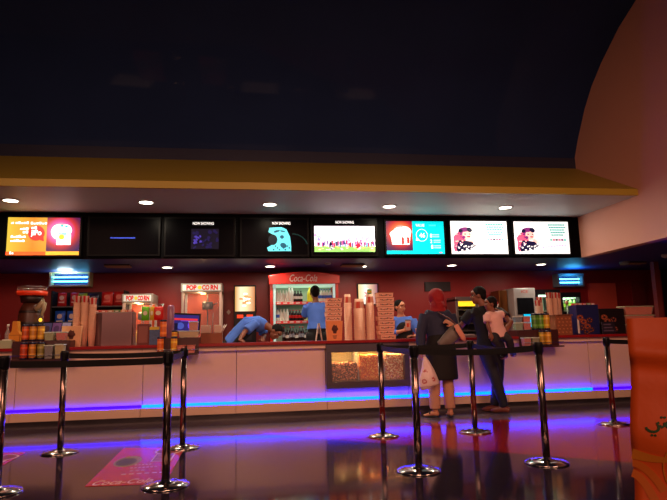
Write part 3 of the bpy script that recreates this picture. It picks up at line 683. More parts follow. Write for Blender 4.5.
for z, row, nm in rows:
    for i, ch in enumerate(row):
        if ch == '.': continue
        k = ch.lower(); x = .95-.51+1.02*(i+.5)/len(row)
        src = kinds[k]
        if k not in used: used.add(k); o = src; o.location = (x, 10.22+.012*((i*7) % 3), z)
        else: o = dup(src, (x, 10.22+.012*((i*7) % 3), z))
        o['label'] = desc[k]+' on the '+nm+' shelf of the red drinks cooler'; o['group'] = desc[k]+'s on the '+nm+' cooler shelf'
        if ch == 'W': o.location.z = z+.0; o.scale = (1, 1, 1.3); o['label'] = 'tall white bottle on the top shelf of the red drinks cooler'; o['group'] = 'tall white bottles on the top cooler shelf'

# ---- food warmer, soda machine, copper panel, other fridges
fw = root('food_warmer', (4.05, 10.45, .9), 'silver hot food cabinet glowing yellow behind the couple', 'food warmer')
MB().box(-.22, .22, -.25, -.22, 0, .06, steel).box(-.22, -.17, -.25, .25, .06, .80, steel).box(.17, .22, -.25, .25, .06, .80, steel).box(-.22, .22, -.25, .25, .76, .84, steel).box(-.22, .22, -.22, .25, 0, .06, steel).build('cabinet', None, fw, .004)
MB().box(-.165, .165, -.235, -.225, .66, .755, E('warmer_light', (255, 206, 40), 1.1)).build('light_panel', None, fw)
MB().box(-.17, .17, .2, .24, .06, .76, mat('warmer_back', (60, 54, 44), .5)).build('back', None, fw)
for z in (.2, .34, .48, .6): MB().box(-.17, .17, -.2, .2, z-.01, z, steel).build('rack', None, fw)
lamp('warmer_lamp', 'AREA', (4.05, 10.3, 1.52), 1.5, (1, .75, .2), .2)
tag(MB().box(4.29, 4.5, 10.25, 10.7, .9, 1.70, mat('cream_box', (196, 190, 176), .5)).box(4.31, 4.48, 10.245, 10.25, 1.4, 1.66, mat('cream_panel', (225, 220, 205), .4)).build('ice_dispenser', bev=.006), 'cream dispenser box directly right of the hot food cabinet', 'dispenser')
cc = root('drink_cup_sign', (4.62, 10.3, .9), 'red cup-shaped drinks sign with white swirl above the child', 'sign')
MB().box(-.012, .012, 0, .02, 0, .52, steel).build('stand', None, cc); MB().lathe((0, 0, .50), [(.07, 0), (.10, .24), (.0001, .24)], redm, 20).build('cup', None, cc)
MB().prism([(-.07, .56), (-.03, .59), (.02, .66), (.07, .70), (.06, .66), (.02, .60), (-.02, .55)], -.11, -.088, white).build('swirl', None, cc)
tag(MB().box(4.80, 4.97, 10.4, 10.8, .9, 1.87, mat('copper_panel', (120, 78, 40), .3, .8, var=.4, nscale=2)).build('copper_cabinet', bev=.008), 'bronze reflective cabinet left of the silver ice machine', 'cabinet')
sm = root('ice_machine', (5.20, 10.42, .9), 'pale silver ice machine with a black window', 'ice machine')
sil = mat('pale_silver', (190, 188, 186), .35, .3)
MB().box(-.22, .22, -.28, .3, 0, .99, sil).build('body', None, sm, .008); MB().box(-.17, .17, -.29, -.28, .48, .80, mat('black_window', (22, 24, 28), .15)).build('window', None, sm, .004)
text('lettering', 'ICE', (0, -.283, .92), .14, .05, mat('faded_red', (200, 110, 96), .5), sm, bold=.02)
def fridge(x, w, h, label, pw_):
    r = root('glass_fridge', (x, 10.5, 0), label, 'fridge'); dkm = mat('fridge_black', (24, 22, 26), .3)
    MB().box(-w/2, -w/2+.04, -.3, .35, 0, h, dkm).box(w/2-.04, w/2, -.3, .35, 0, h, dkm).box(-w/2+.04, w/2-.04, -.3, .35, h-.10, h, dkm).box(-w/2+.04, w/2-.04, .3, .35, .1, h-.1, wi).box(-w/2+.04, w/2-.04, -.3, .35, 0, .3, dkm).build('cabinet', None, r)
    MB().box(-w/2+.05, w/2-.05, -.2, .2, h-.115, h-.10, E('fridge_tube', (210, 250, 215), 2.2)).build('light', None, r)
    for z in (.75, 1.12, 1.45): MB().box(-w/2+.04, w/2-.04, -.26, .3, z-.015, z, wi).build('shelf', None, r)
    MB().box(w/2-.07, w/2-.05, -.33, -.30, .9, 1.3, steel).build('handle', None, r)
    lamp('fridge_light', 'AREA', (x, 10.3, h-.14), pw_, (.85, 1, .82), .25)
    return r
fridge(5.72, .50, 1.86, 'glass fridge with a white lit interior behind the right cup stacks', 1.4)
fridge(6.19, .42, 1.80, 'narrow glass fridge with green bottles, left of the coral hatch', 1.8)
gb_ = bottle('drink_bottle', .034, .24, mat('green_glass', (96, 150, 60), .15), yl, mat('label_green', (170, 205, 70), .4), '', 'bottle', '')
first = True
for z, nm in ((1.45, 'top'), (1.12, 'middle')):
    for i in range(4):
        o = gb_ if first else dup(gb_); first = False
        o.location = (6.06+.085*i, 10.30, z); o['label'] = 'green bottle on the '+nm+' shelf of the narrow fridge'; o['group'] = 'green bottles on the '+nm+' shelf of the narrow fridge'

# ---- snack racks with cans and tubs
def rack(x0, x1, label, lo=.86):
    r = root('snack_rack', ((x0+x1)/2, 7.6, 1.0), label, 'rack'); w = (x1-x0)/2; rk = mat('rack_brown', (66, 22, 24), .4)
    MB().box(-w, w, .02, .30, 0, .085, rk).build('upper_stand', None, r, .003)
    MB().box(-w, w, -.012, -.002, lo-1.02, .085, rk).build('back_plate', None, r)
    MB().box(-w, w, -.15, -.012, lo-1.02, lo-1.0, rk).build('lower_shelf', None, r)
    MB().cyl((-w, -.147, lo-.95), (w, -.147, lo-.95), .004, None, steel, 8).build('guard_rail', None, r)
UP = 1.0855
rack(-2.95, -2.28, 'two-tier snack rack at the left end of the counter'); rack(-1.20, -.68, 'two-tier snack rack under the point-of-sale monitor', .885); rack(3.76, 4.36, 'two-tier snack rack right of the man with the child')
def can(x, y, z, col, label, h=.21, r=.042, lidc=navy, rz=0):
    o = root('snack_can', (x, y, z), label, 'can', None, rz)
    cm_ = mat('can_%d_%d_%d' % col, col, .35); c2 = mat('canart_%d_%d_%d' % col, tuple(min(255, int(v*1.15+30)) for v in col), .4)
    MB().lathe((0, 0, 0), [(r*.97, 0), (r, .008), (r, .02), (r, h-.025), (r*.98, h-.022)], None, 24, mz=[lidc, lidc, cm_, cm_]).build('body', None, o)
    for k0, k1 in ((.62, .74), (.2, .34)): MB().lathe((0, 0, 0), [(r*1.01, h*k0), (r*1.01, h*k1)], c2, 24, caps=False).build('print_band', None, o)
    MB().lathe((0, 0, 0), [(r*1.04, h-.024), (r*1.05, h-.006), (r*.95, h), (.0001, h)], lidc, 24).build('lid', None, o)
    return o
def tub(x, y, z, col, label, w=.10, h=.10, d=.10, lid=(205, 215, 200), name='snack_tub', cat='tub'):
    o = root(name, (x, y, z), label, cat)
    m1 = mat('tub_%d_%d_%d' % col, col, .45, bump=.5, bscale=70)
    q = .86
    def ring(k, zz): return [(-w/2*k, -d/2*k, zz), (w/2*k, -d/2*k, zz), (w/2*k, d/2*k, zz), (-w/2*k, d/2*k, zz)]
    MB().hexa(ring(q*.97, .004), ring(.95, h-.014), m1).build('contents', None, o, .006)
    MB().hexa(ring(q, 0), ring(1, h-.012), mat('tub_plastic', (230, 225, 215), .2, alpha=.22)).build('tub', None, o, .006)
    MB().box(-w/2-.004, w/2+.004, -d/2-.004, d/2+.004, h-.012, h, mat('lid_%d_%d_%d' % lid, lid, .4)).build('lid', None, o, .004)
    return o
L0 = .8605
for x, col, nm in ((-2.79, (186, 62, 26), 'red-orange'), (-2.69, (200, 124, 34), 'orange'), (-2.59, (134, 120, 52), 'olive')):
    can(x, 7.52, L0, col, nm+' snack can on the lower tier of the left rack')
tub(-2.49, 7.525, L0, (92, 88, 98), 'grey tub on the lower tier of the left rack', .10, .17)
tub(-2.365, 7.525, L0, (176, 158, 84), 'yellowish tub at the right end of the lower left tier', .11, .18)
for x, col, nm in ((-2.865, (200, 84, 32), 'red-orange'), (-2.77, (208, 136, 40), 'amber'), (-2.675, (214, 150, 36), 'yellow-orange')):
    can(x, 7.74, UP, col, nm+' snack can on the upper tier of the left rack')
tub(-2.56, 7.73, UP, (150, 160, 96), 'pale green tub beside the cans on the upper left tier', .12, .11)
tub(-2.42, 7.73, UP, (205, 60, 52), 'red tub at the right end of the upper left tier', .12, .11)
M0 = .8855
for x, col, nm, dz in ((-1.155, (224, 100, 30), 'orange', 0), (-.985, (226, 150, 30), 'amber', 0)):
    can(x, 7.52, M0, col, nm+' snack can on the lower tier of the middle rack', .215, .04)
can(-1.155, 7.74, UP, (220, 100, 30), 'orange snack can on the upper tier of the middle rack', .24, .042)
can(-1.0, 7.67, UP, (222, 140, 30), 'amber snack can behind the poster post on the middle rack', .10, .036)
tub(-.895, 7.525, M0, (214, 82, 56), 'orange-red tub on the lower middle tier, left of two', .10, .105, lid=(190, 90, 70))
tub(-.77, 7.525, M0, (222, 84, 60), 'orange-red tub on the lower middle tier, right of two', .10, .105, lid=(190, 90, 70))
tub(-.825, 7.74, UP, (200, 170, 120), 'wide lidded tub of mixed snacks on the upper middle tier', .27, .09, .12)
tub(-.765, 7.74, UP+.0905, (205, 110, 96), 'pink tub stacked on the wide lidded tub', .12, .12, .10)
for x, col, nm in ((3.985, (96, 120, 40), 'green'), (4.075, (170, 130, 30), 'olive gold'), (4.165, (215, 150, 40), 'golden')):
    if x > 4.0: can(x, 7.52, L0, col, nm+' snack can on the lower tier of the right rack', .215, .042)
tub(3.83, 7.525, L0, (190, 60, 64), 'red tub on the lower tier of the right rack', .11, .12)
tub(3.955, 7.525, L0, (130, 130, 80), 'olive tub on the lower tier of the right rack', .11, .12)
for x, col, nm in ((4.09, (84, 140, 50), 'green'), (4.185, (96, 150, 44), 'lime green'), (4.28, (224, 160, 36), 'yellow')):
    can(x, 7.74, UP, col, nm+' snack can on the upper tier of the right rack', .235, .043)
for i, (col, nm) in enumerate((((130, 165, 130), 'pale green'), ((215, 80, 84), 'pink'))):
    tub(3.83+.125*i, 7.74, UP, col, nm+' tub, bottom of its pile on the upper right tier', .12, .11)
for i, (col, nm) in enumerate((((70, 120, 150), 'blue'), ((226, 90, 92), 'coral pink'))):
    tub(3.83+.125*i, 7.74, UP+.1105, col, nm+' tub, topmost on the upper right tier', .115, .09)

# ---- left end items
bt = root('warming_dome', (-2.95, 8.13, TOP), 'brown domed snack warmer with red-orange tray on top', 'warmer')
br = mat('brown_dome', (78, 40, 26), .4); bt.scale = (.82, .82, 1)
MB().lathe((0, 0, 0), [(.16, 0), (.18, .03), (.19, .30), (.19, .42), (.165, .52), (.12, .60), (.0001, .63)], br, 32).build('body', None, bt)
MB().lathe((0, 0, 0), [(.193, .30), (.197, .32), (.193, .34)], mat('dark_band', (34, 20, 18), .4), 32, caps=False).lathe((0, 0, 0), [(.182, .46), (.186, .475), (.178, .49)], mat('dark_band', (34, 20, 18), .4), 32, caps=False).build('hoop', None, bt)
MB().cyl((0, 0, .60), (0, 0, .69), .16, .18, mat('dark_band', (34, 20, 18), .4), 28).build('neck', None, bt)
MB().lathe((0, 0, .69), [(.20, 0), (.225, .01), (.235, .06), (.22, .06), (.21, .02), (.0001, .02)], mat('orange_tray', (236, 62, 20), .35), 36).build('tray', None, bt)
wb = MB()
for zz in (.775, .805): wb.lathe((0, 0, zz), [(.225, 0), (.229, .004), (.225, .008), (.221, .004), (.225, 0)], chrome, 36, caps=False)
for k in range(10): a = 2*PI*k/10; wb.cyl((.225*math.cos(a), .225*math.sin(a), .74), (.225*math.cos(a), .225*math.sin(a), .81), .003, None, chrome, 6)
wb.build('wire_rim', None, bt)
sp = MB(); crm = mat('cream_spout', (176, 160, 128), .4)
sp.loft([(.12, -.14, .50), (.19, -.16, .56), (.24, -.17, .62), (.26, -.17, .58), (.25, -.17, .50), (.22, -.17, .42)], [.03, .038, .036, .034, .028, .02], crm, 12); sp.build('spout', None, bt)
MB().ell((.215, -.19, .36), .026, E('amber_bulb', (255, 200, 60), 1.3)).build('indicator', None, bt)
oc = root('paper_carrier', (-3.0, 7.8, TOP), 'orange folded paper carrier with narrow top, far left on the counter', 'carrier')
om = mat('orange_card', (222, 140, 26), .6); oc.scale = (.8, 1, 1)
MB().prism([(-.07, 0), (.07, 0), (.085, .17), (.045, .22), (.035, .34), (-.035, .34), (-.045, .22), (-.085, .17)], -.05, .05, om).build('body', None, oc, .004)
MB().prism([(-.08, .16), (.08, .16), (.08, .168), (-.08, .168)], -.053, -.05, mat('orange_crease', (180, 104, 22), .6)).build('crease', None, oc)
for i, (x, y, h) in enumerate(((-3.25, 7.86, .30), (-3.17, 7.98, .31), (-3.34, 7.95, .3))):
    o = root('water_bottle', (x, y, TOP), ('clear bottle with pink label, left of the napkin box', 'clear bottle behind the napkin box', 'clear bottle cut by the left edge of view')[i], 'bottle', 'clear bottles on the counter')
    MB().lathe((0, 0, 0), [(.0001, 0), (.03, 0), (.034, .01), (.034, h*.6), (.015, h*.78), (.012, h*.9), (.0001, h*.9)], clear, 16).build('bottle', None, o)
    MB().lathe((0, 0, 0), [(.0345, h*.12), (.0345, h*.26)], mat('pink_label', (180, 60, 80), .4), 16, caps=False).build('label_band', None, o)
    MB().lathe((0, 0, 0), [(.015, h*.88), (.015, h), (.0001, h)], white, 12).build('cap', None, o)
nb = root('napkin_box', (-3.06, 7.70, TOP), 'pale green napkin box in front of the orange carrier', 'box')
MB().box(-.075, .075, -.05, .05, 0, .10, mat('pale_green_card', (176, 186, 150), .5)).build('box', None, nb, .004); MB().box(-.05, .05, -.03, .03, .10, .112, white).build('napkins', None, nb)
# tilted display of prices
tp = root('tilted_display', (-2.56, 7.95, TOP), 'tilted customer display with three dim pictures on a white foot', 'display')
R_ = Matrix.Rotation(-.45, 3, 'X')
MB().box(-.10, .10, -.02, .12, 0, .03, mat('off_white', (205, 200, 185), .5)).box(-.03, .03, .03, .07, .03, .16, mat('off_white', (205, 200, 185), .5)).build('foot', None, tp, .004)
MB().box(-.19, .19, .0, .03, .12, .34, black, R_).build('casing', None, tp, .004)
b = MB(); 
for i, c_ in enumerate(((62, 56, 84), (92, 58, 92), (120, 110, 130))):
    vs = [V((-.175+.12*i, -.002, .14)), V((-.065+.12*i, -.002, .14)), V((-.065+.12*i, -.002, .32)), V((-.175+.12*i, -.002, .32))]
    c0 = V((0, .015, .23)); b.add([c0+R_ @ (v-c0) for v in vs], [(0, 1, 2, 3)], E('tile%d' % i, c_, .55))
    c2 = V((-.12+.12*i, -.0035, .23)); vs = [c2+V((.035*math.cos(k*PI/8), 0, .05*math.sin(k*PI/8))) for k in range(16)]; b.add([c0+R_ @ (v-c0) for v in vs], [tuple(range(16))], E('tilei%d' % i, tuple(int(v*.7) for v in c_[::-1]), .6))
b.build('picture', None, tp)
# paper bag with print
def popbox(name, x, y, z, w, d, h, label, tilt=0, m=kraft, cat='popcorn box', rz=0, group=None):
    r = root(name, (x, y, z), label, cat, group, rz)
    q = .86
    MB().hexa([(-w/2*q, -d/2*q, 0), (w/2*q, -d/2*q, 0), (w/2*q, d/2*q, 0), (-w/2*q, d/2*q, 0)], [(-w/2, -d/2, h), (w/2, -d/2, h), (w/2, d/2, h), (-w/2, d/2, h)], m).build('carton', None, r, .003)
    b = MB(); dkp = mat('print_brown', (92, 44, 36), .7)
    def P(u, v): k = (q+(1-q)*v); return (u*w/2*k, -d/2*k-.0015, v*h)
    def ringp(cu, cv, ru, rv, n=14): return [P(cu+ru*math.cos(2*PI*i/n)*(1+.18*math.sin(5*i)), cv+rv*math.sin(2*PI*i/n)*(1+.2*math.cos(3*i))) for i in range(n)]
    b.add(ringp(0, .62, .42, .17), [tuple(range(14))], dkp); b.add([P(-.3, .55), P(.3, .55), P(.2, .36), P(-.2, .36)], [(0, 1, 2, 3)], dkp)
    for k in range(3): b.add([P(-.3+.05*k, .22-.06*k), P(.3-.05*k, .22-.06*k), P(.3-.05*k, .25-.06*k), P(-.3+.05*k, .25-.06*k)], [(0, 1, 2, 3)], dkp)
    b.build('print', None, r)
    return r
kb = popbox('paper_bag', -2.335, 7.86, TOP, .24, .09, .27, 'brown paper popcorn bag with dark print, leaning beside the cup stacks', cat='bag', rz=.12)
# ---- cups
cupb = mat('cup_kraft', (244, 198, 168), .6); cupr = mat('cup_red_white', (205, 40, 34), .5); cupw = mat('cup_cream', (244, 226, 210), .55)
def vmat(name, ca, cb, scale, axis=0):
    m = bpy.data.materials.new(name); m.use_nodes = True; N = m.node_tree.nodes; L = m.node_tree.links; p = N['Principled BSDF']
    tc = N.new('ShaderNodeTexCoord'); mp = N.new('ShaderNodeSeparateXYZ'); L.new(tc.outputs['Object'], mp.inputs[0])
    at2 = N.new('ShaderNodeMath'); at2.operation = 'ARCTAN2'; L.new(mp.outputs['Y'], at2.inputs[0]); L.new(mp.outputs['X'], at2.inputs[1])
    mu = N.new('ShaderNodeMath'); mu.operation = 'MULTIPLY'; L.new(at2.outputs[0], mu.inputs[0]); mu.inputs[1].default_value = scale
    sn = N.new('ShaderNodeMath'); sn.operation = 'SINE'; L.new(mu.outputs[0], sn.inputs[0])
    gt = N.new('ShaderNodeMath'); gt.operation = 'GREATER_THAN'; gt.inputs[1].default_value = 0; L.new(sn.outputs[0], gt.inputs[0])
    mx = N.new('ShaderNodeMix'); mx.data_type = 'RGBA'; mx.inputs['A'].default_value = (*lin(ca), 1); mx.inputs['B'].default_value = (*lin(cb), 1)
    L.new(gt.outputs[0], mx.inputs['Factor']); L.new(mx.outputs['Result'], p.inputs['Base Color']); p.inputs['Roughness'].default_value = .5
    return m
striped = vmat('red_white_stripes', (206, 30, 26), (232, 205, 190), 5)
printed = vmat('red_black_print', (200, 60, 30), (226, 170, 140), 4)
def cup(r1, r0, h, m, band=None, up_=True):
    o = root('paper_cup', (0, 0, 0), '', 'cup')
    t = .0012
    p = [(.0001, 0), (r0, 0), (r1, h), (r1+.003, h+.002), (r1+.001, h+.004), (r1-t, h), (r0-t, .004), (.0001, .004)]
    b = MB()
    if not up_: b.T = Matrix.Translation((0, 0, h+.004)) @ Matrix.Rotation(PI, 4, 'X')
    b.lathe((0, 0, 0), p, m, 20); b.build('cup', None, o)
    if band:
        b = MB()
        if not up_: b.T = Matrix.Translation((0, 0, h+.004)) @ Matrix.Rotation(PI, 4, 'X')
        k0, k1 = .25, .85; ra = r0+(r1-r0)*k0+.001; rb = r0+(r1-r0)*k1+.001
        b.lathe((0, 0, 0), [(ra, h*k0), (rb, h*k1)], band, 20, caps=False); b.build('print_band', None, o)
    return o
def stack(x, y, z, n, sp, r1, r0, h, lab, lab_top, group, band_top, up_=False, m=cupb, top_gap=0, body_band=None):
    pr_ = cup(r1, r0, h, m, None, up_); first = True; zz = z
    for i in range(n):
        o = pr_ if first else dup(pr_); first = False
        o.location = (x+random.uniform(-.0006, .0006), y, zz); o.rotation_euler.z = random.uniform(0, 6); o['label'] = lab; o['group'] = group; zz += sp
    t_ = cup(r1, r0, h, band_top if up_ else m, None if up_ else band_top, up_); zz += .06 if up_ else 0; t_.location = (x, y, zz+top_gap); t_['label'] = lab_top; t_['group'] = group
    return t_
stack(1.375, 8.0, TOP, 19, .0265, .055, .041, .145, 'inverted paper cup nested in the slim stack beside the popcorn box', 'printed cup on top of the slim stack right of the popcorn box', 'slim left cup stack', printed)
stack(1.54, 7.99, TOP, 16, .0262, .082, .062, .16, 'inverted paper cup nested in the wide middle stack', 'printed cup on top of the wide middle stack', 'wide middle cup stack', printed)
tcup = stack(1.70, 8.0, TOP, 19, .0262, .060, .045, .15, 'inverted paper cup nested in the stack left of the piled boxes', 'cup on top of the stack left of the piled boxes', 'right cup stack', printed)
o = tag(MB().lathe((0, 0, 0), [(.034, 0), (.034, .07), (.0001, .07)], None, 18, mz=[mat('green_tin', (60, 150, 90), .4), mat('green_tin', (60, 150, 90), .4)]).lathe((0, 0, 0), [(.0345, .02), (.0345, .05)], mat('tin_yellow', (216, 190, 60), .4), 18, caps=False).build('small_tin'), 'small green tin standing on the right cup stack', 'tin')
o.location = (1.70, 8.0, tcup.location.z+.155)
for i, (x, t_) in enumerate(((-2.325, 0), (-2.225, .015), (-2.125, -.045))):
    nm = ('left', 'middle', 'right')[i]
    stack(x, 8.0, TOP, 15+(i != 2), .028, .049, .038, .16, 'kraft paper cup nested in the %s tall stack beside the paper bag' % nm, 'red striped cup topping the %s tall stack beside the paper bag' % nm, '%s tall kraft cup stack' % nm, striped, True)
for i, (x, n_, y) in enumerate(((4.335, 11, 8.06), (4.42, 13, 8.16), (4.51, 15, 8.03), (4.61, 15, 8.05), (4.705, 15, 8.12))):
    nm = ('leftmost', 'second', 'middle', 'fourth', 'rightmost')[i]
    stack(x, y, TOP, n_, .028, .046, .036, .16, 'nested pale paper cup, %s tall stack by the woven box' % nm, 'red striped cup topping the %s tall stack by the woven box' % nm, 'tall right stack, %s' % nm, striped, True, cupw if i < 2 else cupb)
# ---- steel box, with packets on top
sb = root('steel_till_back', (-1.855, 8.1, TOP), 'plum-tinted steel cabinet on the counter between cup stacks and monitor', 'cabinet')
b = MB(); pts = []
for i in range(13): a = PI*i/12; pts.append((-.26+.05-.05*math.cos(a*.5), -.12+.0+.05-.05*math.sin(a*.5)))
b.prism([(-.26, .12), (-.26, -.0), (-.25, -.045), (-.225, -.08), (-.19, -.105), (-.14, -.12), (.245, -.12), (.26, -.105), (.26, .12)], 0, .44, mat('plum_steel', (150, 118, 122), .28, .75, var=.04), 'XY'); b.build('body', None, sb, .004)
MB().box(-.262, .262, -.122, .122, .44, .447, steel).build('top_edge', None, sb)
for i, c_ in enumerate(((196, 60, 50), (205, 96, 84), (190, 130, 96), (96, 120, 70), (210, 130, 80), (190, 50, 44))):
    nm_ = ('red', 'coral', 'tan', 'green', 'apricot', 'dark red')[i]
    o = root('snack_packet', (-2.07+.086*i, 8.03, TOP+.447), nm_+' small packet lying on top of the plum steel cabinet', 'packet', 'packets on the steel cabinet')
    MB().box(-.038, .038, -.03, .03, 0, .032, mat('pk_%d' % i, c_, .5)).build('packet', None, o, .005); MB().box(-.02, .02, -.0315, -.03, .008, .022, white).build('label_patch', None, o)
# green leafy packets on top of tall stacks
# brown rack and blue pack, hanging packets
tag(MB().box(-1.53, -1.37, 7.95, 8.07, TOP, TOP+.28, mat('brown_red_unit', (110, 40, 34), .4)).box(-1.51, -1.39, 7.947, 7.95, TOP+.03, TOP+.25, mat('dull_print', (140, 80, 70), .5)).build('cup_dispenser', bev=.006), 'brown-red cup dispenser right of the plum steel cabinet', 'dispenser')
o = root('straw_box', (-1.29, 7.93, TOP), 'blue patterned box with a yellow top left of the orange cans', 'box')
MB().box(-.065, .065, -.06, .06, 0, .24, mat('blue_pattern', (70, 96, 140), .5, var=.5, nscale=40)).build('box', None, o, .004); MB().box(-.064, .064, -.0615, -.06, .20, .238, mat('tag_yellow', (216, 190, 50), .5)).build('label_patch', None, o)
hr = root('packet_stand', (-1.38, 8.2, TOP), 'thin metal stand with a rail holding hanging snack packets', 'stand')
MB().cyl((-.14, 0, 0), (-.14, 0, .56), .006, None, steel, 8).cyl((.14, 0, 0), (.14, 0, .56), .006, None, steel, 8).cyl((-.16, 0, .56), (.16, 0, .56), .005, None, steel, 8).box(-.16, .16, -.05, .05, 0, .01, steel).build('stand', None, hr)
for x, w_, c_, nm in ((-1.465, .10, (96, 190, 30), 'lime green'), (-1.375, .06, (205, 170, 40), 'yellow'), (-1.29, .13, (205, 30, 24), 'red')):
    o = root('crisp_packet', (x, 8.165, TOP+.335), nm+' snack packet hanging above the dispenser and blue box', 'crisp packet', 'hanging snack packets')
    pillow(w_, .19, .045, mat('foil_'+nm.replace(' ', '_'), c_, .3)).build('packet', None, o); MB().prism(circ(0, .10, w_*.28, .03, 18), -.026, -.018, mat('foil_badge', (226, 220, 190), .4)).build('print', None, o)
# straw cylinder
o = root('straw_dispenser', (-1.095, 7.98, TOP), 'tall translucent plum straw dispenser beside the monitor', 'dispenser')
MB().lathe((0, 0, 0), [(.05, 0), (.052, .02), (.04, .03), (.048, .05), (.048, .50), (.035, .53), (.0001, .53)], mat('plum_plastic', (150, 100, 130), .2, alpha=.75), 20).build('cylinder', None, o)
MB().lathe((0, 0, 0), [(.055, 0), (.055, .06), (.0001, .06)], mat('dispenser_base', (200, 170, 110), .4), 20).build('base', None, o)
# monitor
mo = root('till_monitor', (-.925, 8.28, TOP), 'black point-of-sale monitor showing a blue and red picture', 'monitor')
MB().box(-.10, .10, -.04, .08, 0, .015, black).cyl((0, .03, .015), (0, .03, .20), .02, None, black).build('stand', None, mo)
MB().box(-.20, .20, -.02, .02, .14, .43, black, Matrix.Rotation(.06, 3, 'Y')).build('casing', None, mo, .006)
p = Pic(.36, .24); p.d = -.0215; p.rect(0, 1, 0, 1, E('till_blue', (44, 40, 120), .7)); p.rect(.05, .95, .68, .80, E('till_red', (205, 50, 60), .8)); p.rect(.3, .95, .62, .68, E('till_violet', (90, 60, 190), .8)); p.el(.3, .35, .14, .2, E('till_face', (70, 90, 190), .7)); p.el(.7, .4, .12, .22, E('till_bright', (90, 70, 230), .9)); p.rect(.05, .2, .1, .5, E('till_dark', (20, 20, 54), .6))
Rm = Matrix.Translation((0, 0, .285)) @ Matrix.Rotation(.06, 4, 'Y') @ Matrix.Translation((-.18, 0, -.12))
p.b.v = [tuple(Rm @ V(v)) for v in p.b.v]; p.b.build('picture', None, mo)
# clear cup rack with holders
cr_ = root('cup_holder_tray', (-.54, 8.02, TOP), 'brown cardboard cup carriers with white straws, right of the monitor', 'tray')
cb_ = mat('carrier_brown', (140, 84, 58), .7)
MB().box(-.15, .14, -.07, .07, 0, .14, cb_).build('carrier', None, cr_, .004)
MB().box(-.15, -.02, -.06, .06, .14, .25, mat('milky_plastic', (215, 185, 165), .35, alpha=.8)).build('milky_box', None, cr_, .01); MB().box(.03, .13, -.06, .06, .14, .25, mat('milky_plastic', (215, 185, 165), .35)).build('milky_box', None, cr_, .01)
MB().cyl((.0, 0, .14), (.012, 0, .42), .004, None, steel, 6).build('spoon', None, cr_)
for i in range(4): MB().cyl((.12+.005*i, -.02+.015*i, .14), (.16+.012*i, -.02+.015*i, .24+.02*(i % 2)), .004, None, white, 8).build('straw', None, cr_)
# small white sign, popcorn box, flat boxes
o = root('folded_card', (.95, 7.98, TOP), 'white folded card stand left of the boxes', 'sign')
MB().prism([(-.05, 0), (-.05+.012, 0), (.0, .235), (.05-.012, 0), (.05, 0), (.012, .245), (-.012, .245)], -.0, .07, white).build('card', None, o, .002)
MB().box(-.018, .018, -.002, .0, .10, .17, mat('grey_print', (90, 90, 90), .6)).build('print', None, o)
popbox('popcorn_box', 1.15, 7.87, TOP, .23, .14, .27, 'orange-brown popcorn box with dark print under the short pile of boxes', m=mat('kraft_orange', (240, 150, 92), .7))
flatm = mat('pale_box', (244, 190, 160), .65); fdk = mat('box_print_dark', (70, 30, 30), .6); frd = mat('box_print_red', (190, 52, 34), .6)
def flatbox(w, h, label, group):
    r = root('food_box', (0, 0, 0), label, 'box', group); q = .94; d = .15
    MB().hexa([(-w/2*q, -d/2*q, 0), (w/2*q, -d/2*q, 0), (w/2*q, d/2*q, 0), (-w/2*q, d/2*q, 0)], [(-w/2, -d/2, h), (w/2, -d/2, h), (w/2, d/2, h), (-w/2, d/2, h)], flatm).build('carton', None, r, .002)
    b = MB(); rr_ = random.Random(int(w*1e4))
    for k in range(9): u = -w*.4+w*.8*k/9; z0 = h*rr_.uniform(.2, .4); b.box(u, u+w*.055, -d/2-.002, -d/2*q+.001, z0, z0+h*rr_.uniform(.15, .35), fdk if k % 3 else frd)
    b.build('print', None, r); MB().box(-w/2-.001, w/2+.001, -d/2-.001, d/2+.001, h-.009, h, mat('box_rim', (196, 120, 90), .65)).build('rim', None, r)
    return r
ordw = ['bottom', 'second', 'third', 'fourth', 'fifth', 'sixth', 'seventh', 'eighth', 'ninth', 'topmost']
def pile(x, y, z, n, w, h, where, g):
    p0 = flatbox(w, h, '', g)
    for i in range(n):
        o = p0 if i == 0 else dup(p0)
        o.location = (x+random.uniform(-.012, .012), y+random.uniform(-.008, .008), z+i*(h+.0008)); o.rotation_euler.z = random.uniform(-.16, .16)+(0 if i % 2 else PI)*0
        nm = 'topmost' if i == n-1 else ordw[i]+(' from the bottom' if i else '')
        o['label'] = 'printed flat food box, '+nm+' in '+where
pile(1.15, 7.89, TOP+.2705, 5, .225, .064, 'the short pile on the popcorn box', 'short pile of food boxes')
pile(1.905, 7.92, TOP, 10, .235, .0655, 'the tall pile beside the waitress', 'tall pile of food boxes')
# printed cup on the counter, silver tray
o = cup(.062, .048, .14, cupw, printed); o.location = (2.40, 7.9, TOP); o['label'] = 'single large printed cup on the counter before the waitress'
tr = root('serving_tray', (3.06, 7.86, TOP), 'grey tray of papers on the counter at the man\'s elbow', 'tray')
MB().hexa([(-.12, -.10, 0), (.12, -.10, 0), (.12, .10, 0), (-.12, .10, 0)], [(-.14, -.12, .03), (.14, -.12, .03), (.14, .12, .03), (-.14, .12, .03)], mat('grey_tray', (150, 146, 146), .4)).build('tray', None, tr, .003)
MB().box(-.10, .11, -.09, .09, .0305, .045, white, Matrix.Rotation(.1, 3, 'Z')).build('papers', None, tr)
tl = root('till', (2.80, 8.2, TOP), 'grey till on the counter between waitress and red headscarf', 'till')
MB().hexa([(-.14, -.12, 0), (.14, -.12, 0), (.14, .12, 0), (-.14, .12, 0)], [(-.13, -.02, .17), (.13, -.02, .17), (.13, .12, .17), (-.13, .12, .17)], mat('till_grey', (100, 96, 104), .4)).build('body', None, tl, .006)
kb_ = MB()
for i in range(5):
    for j in range(3): kb_.box(-.11+.045*i, -.075+.045*i, -.085+.025*j-.004, -.085+.025*j+.014, .06+.045*j, .07+.045*j, black)
kb_.build('keypad', None, tl)
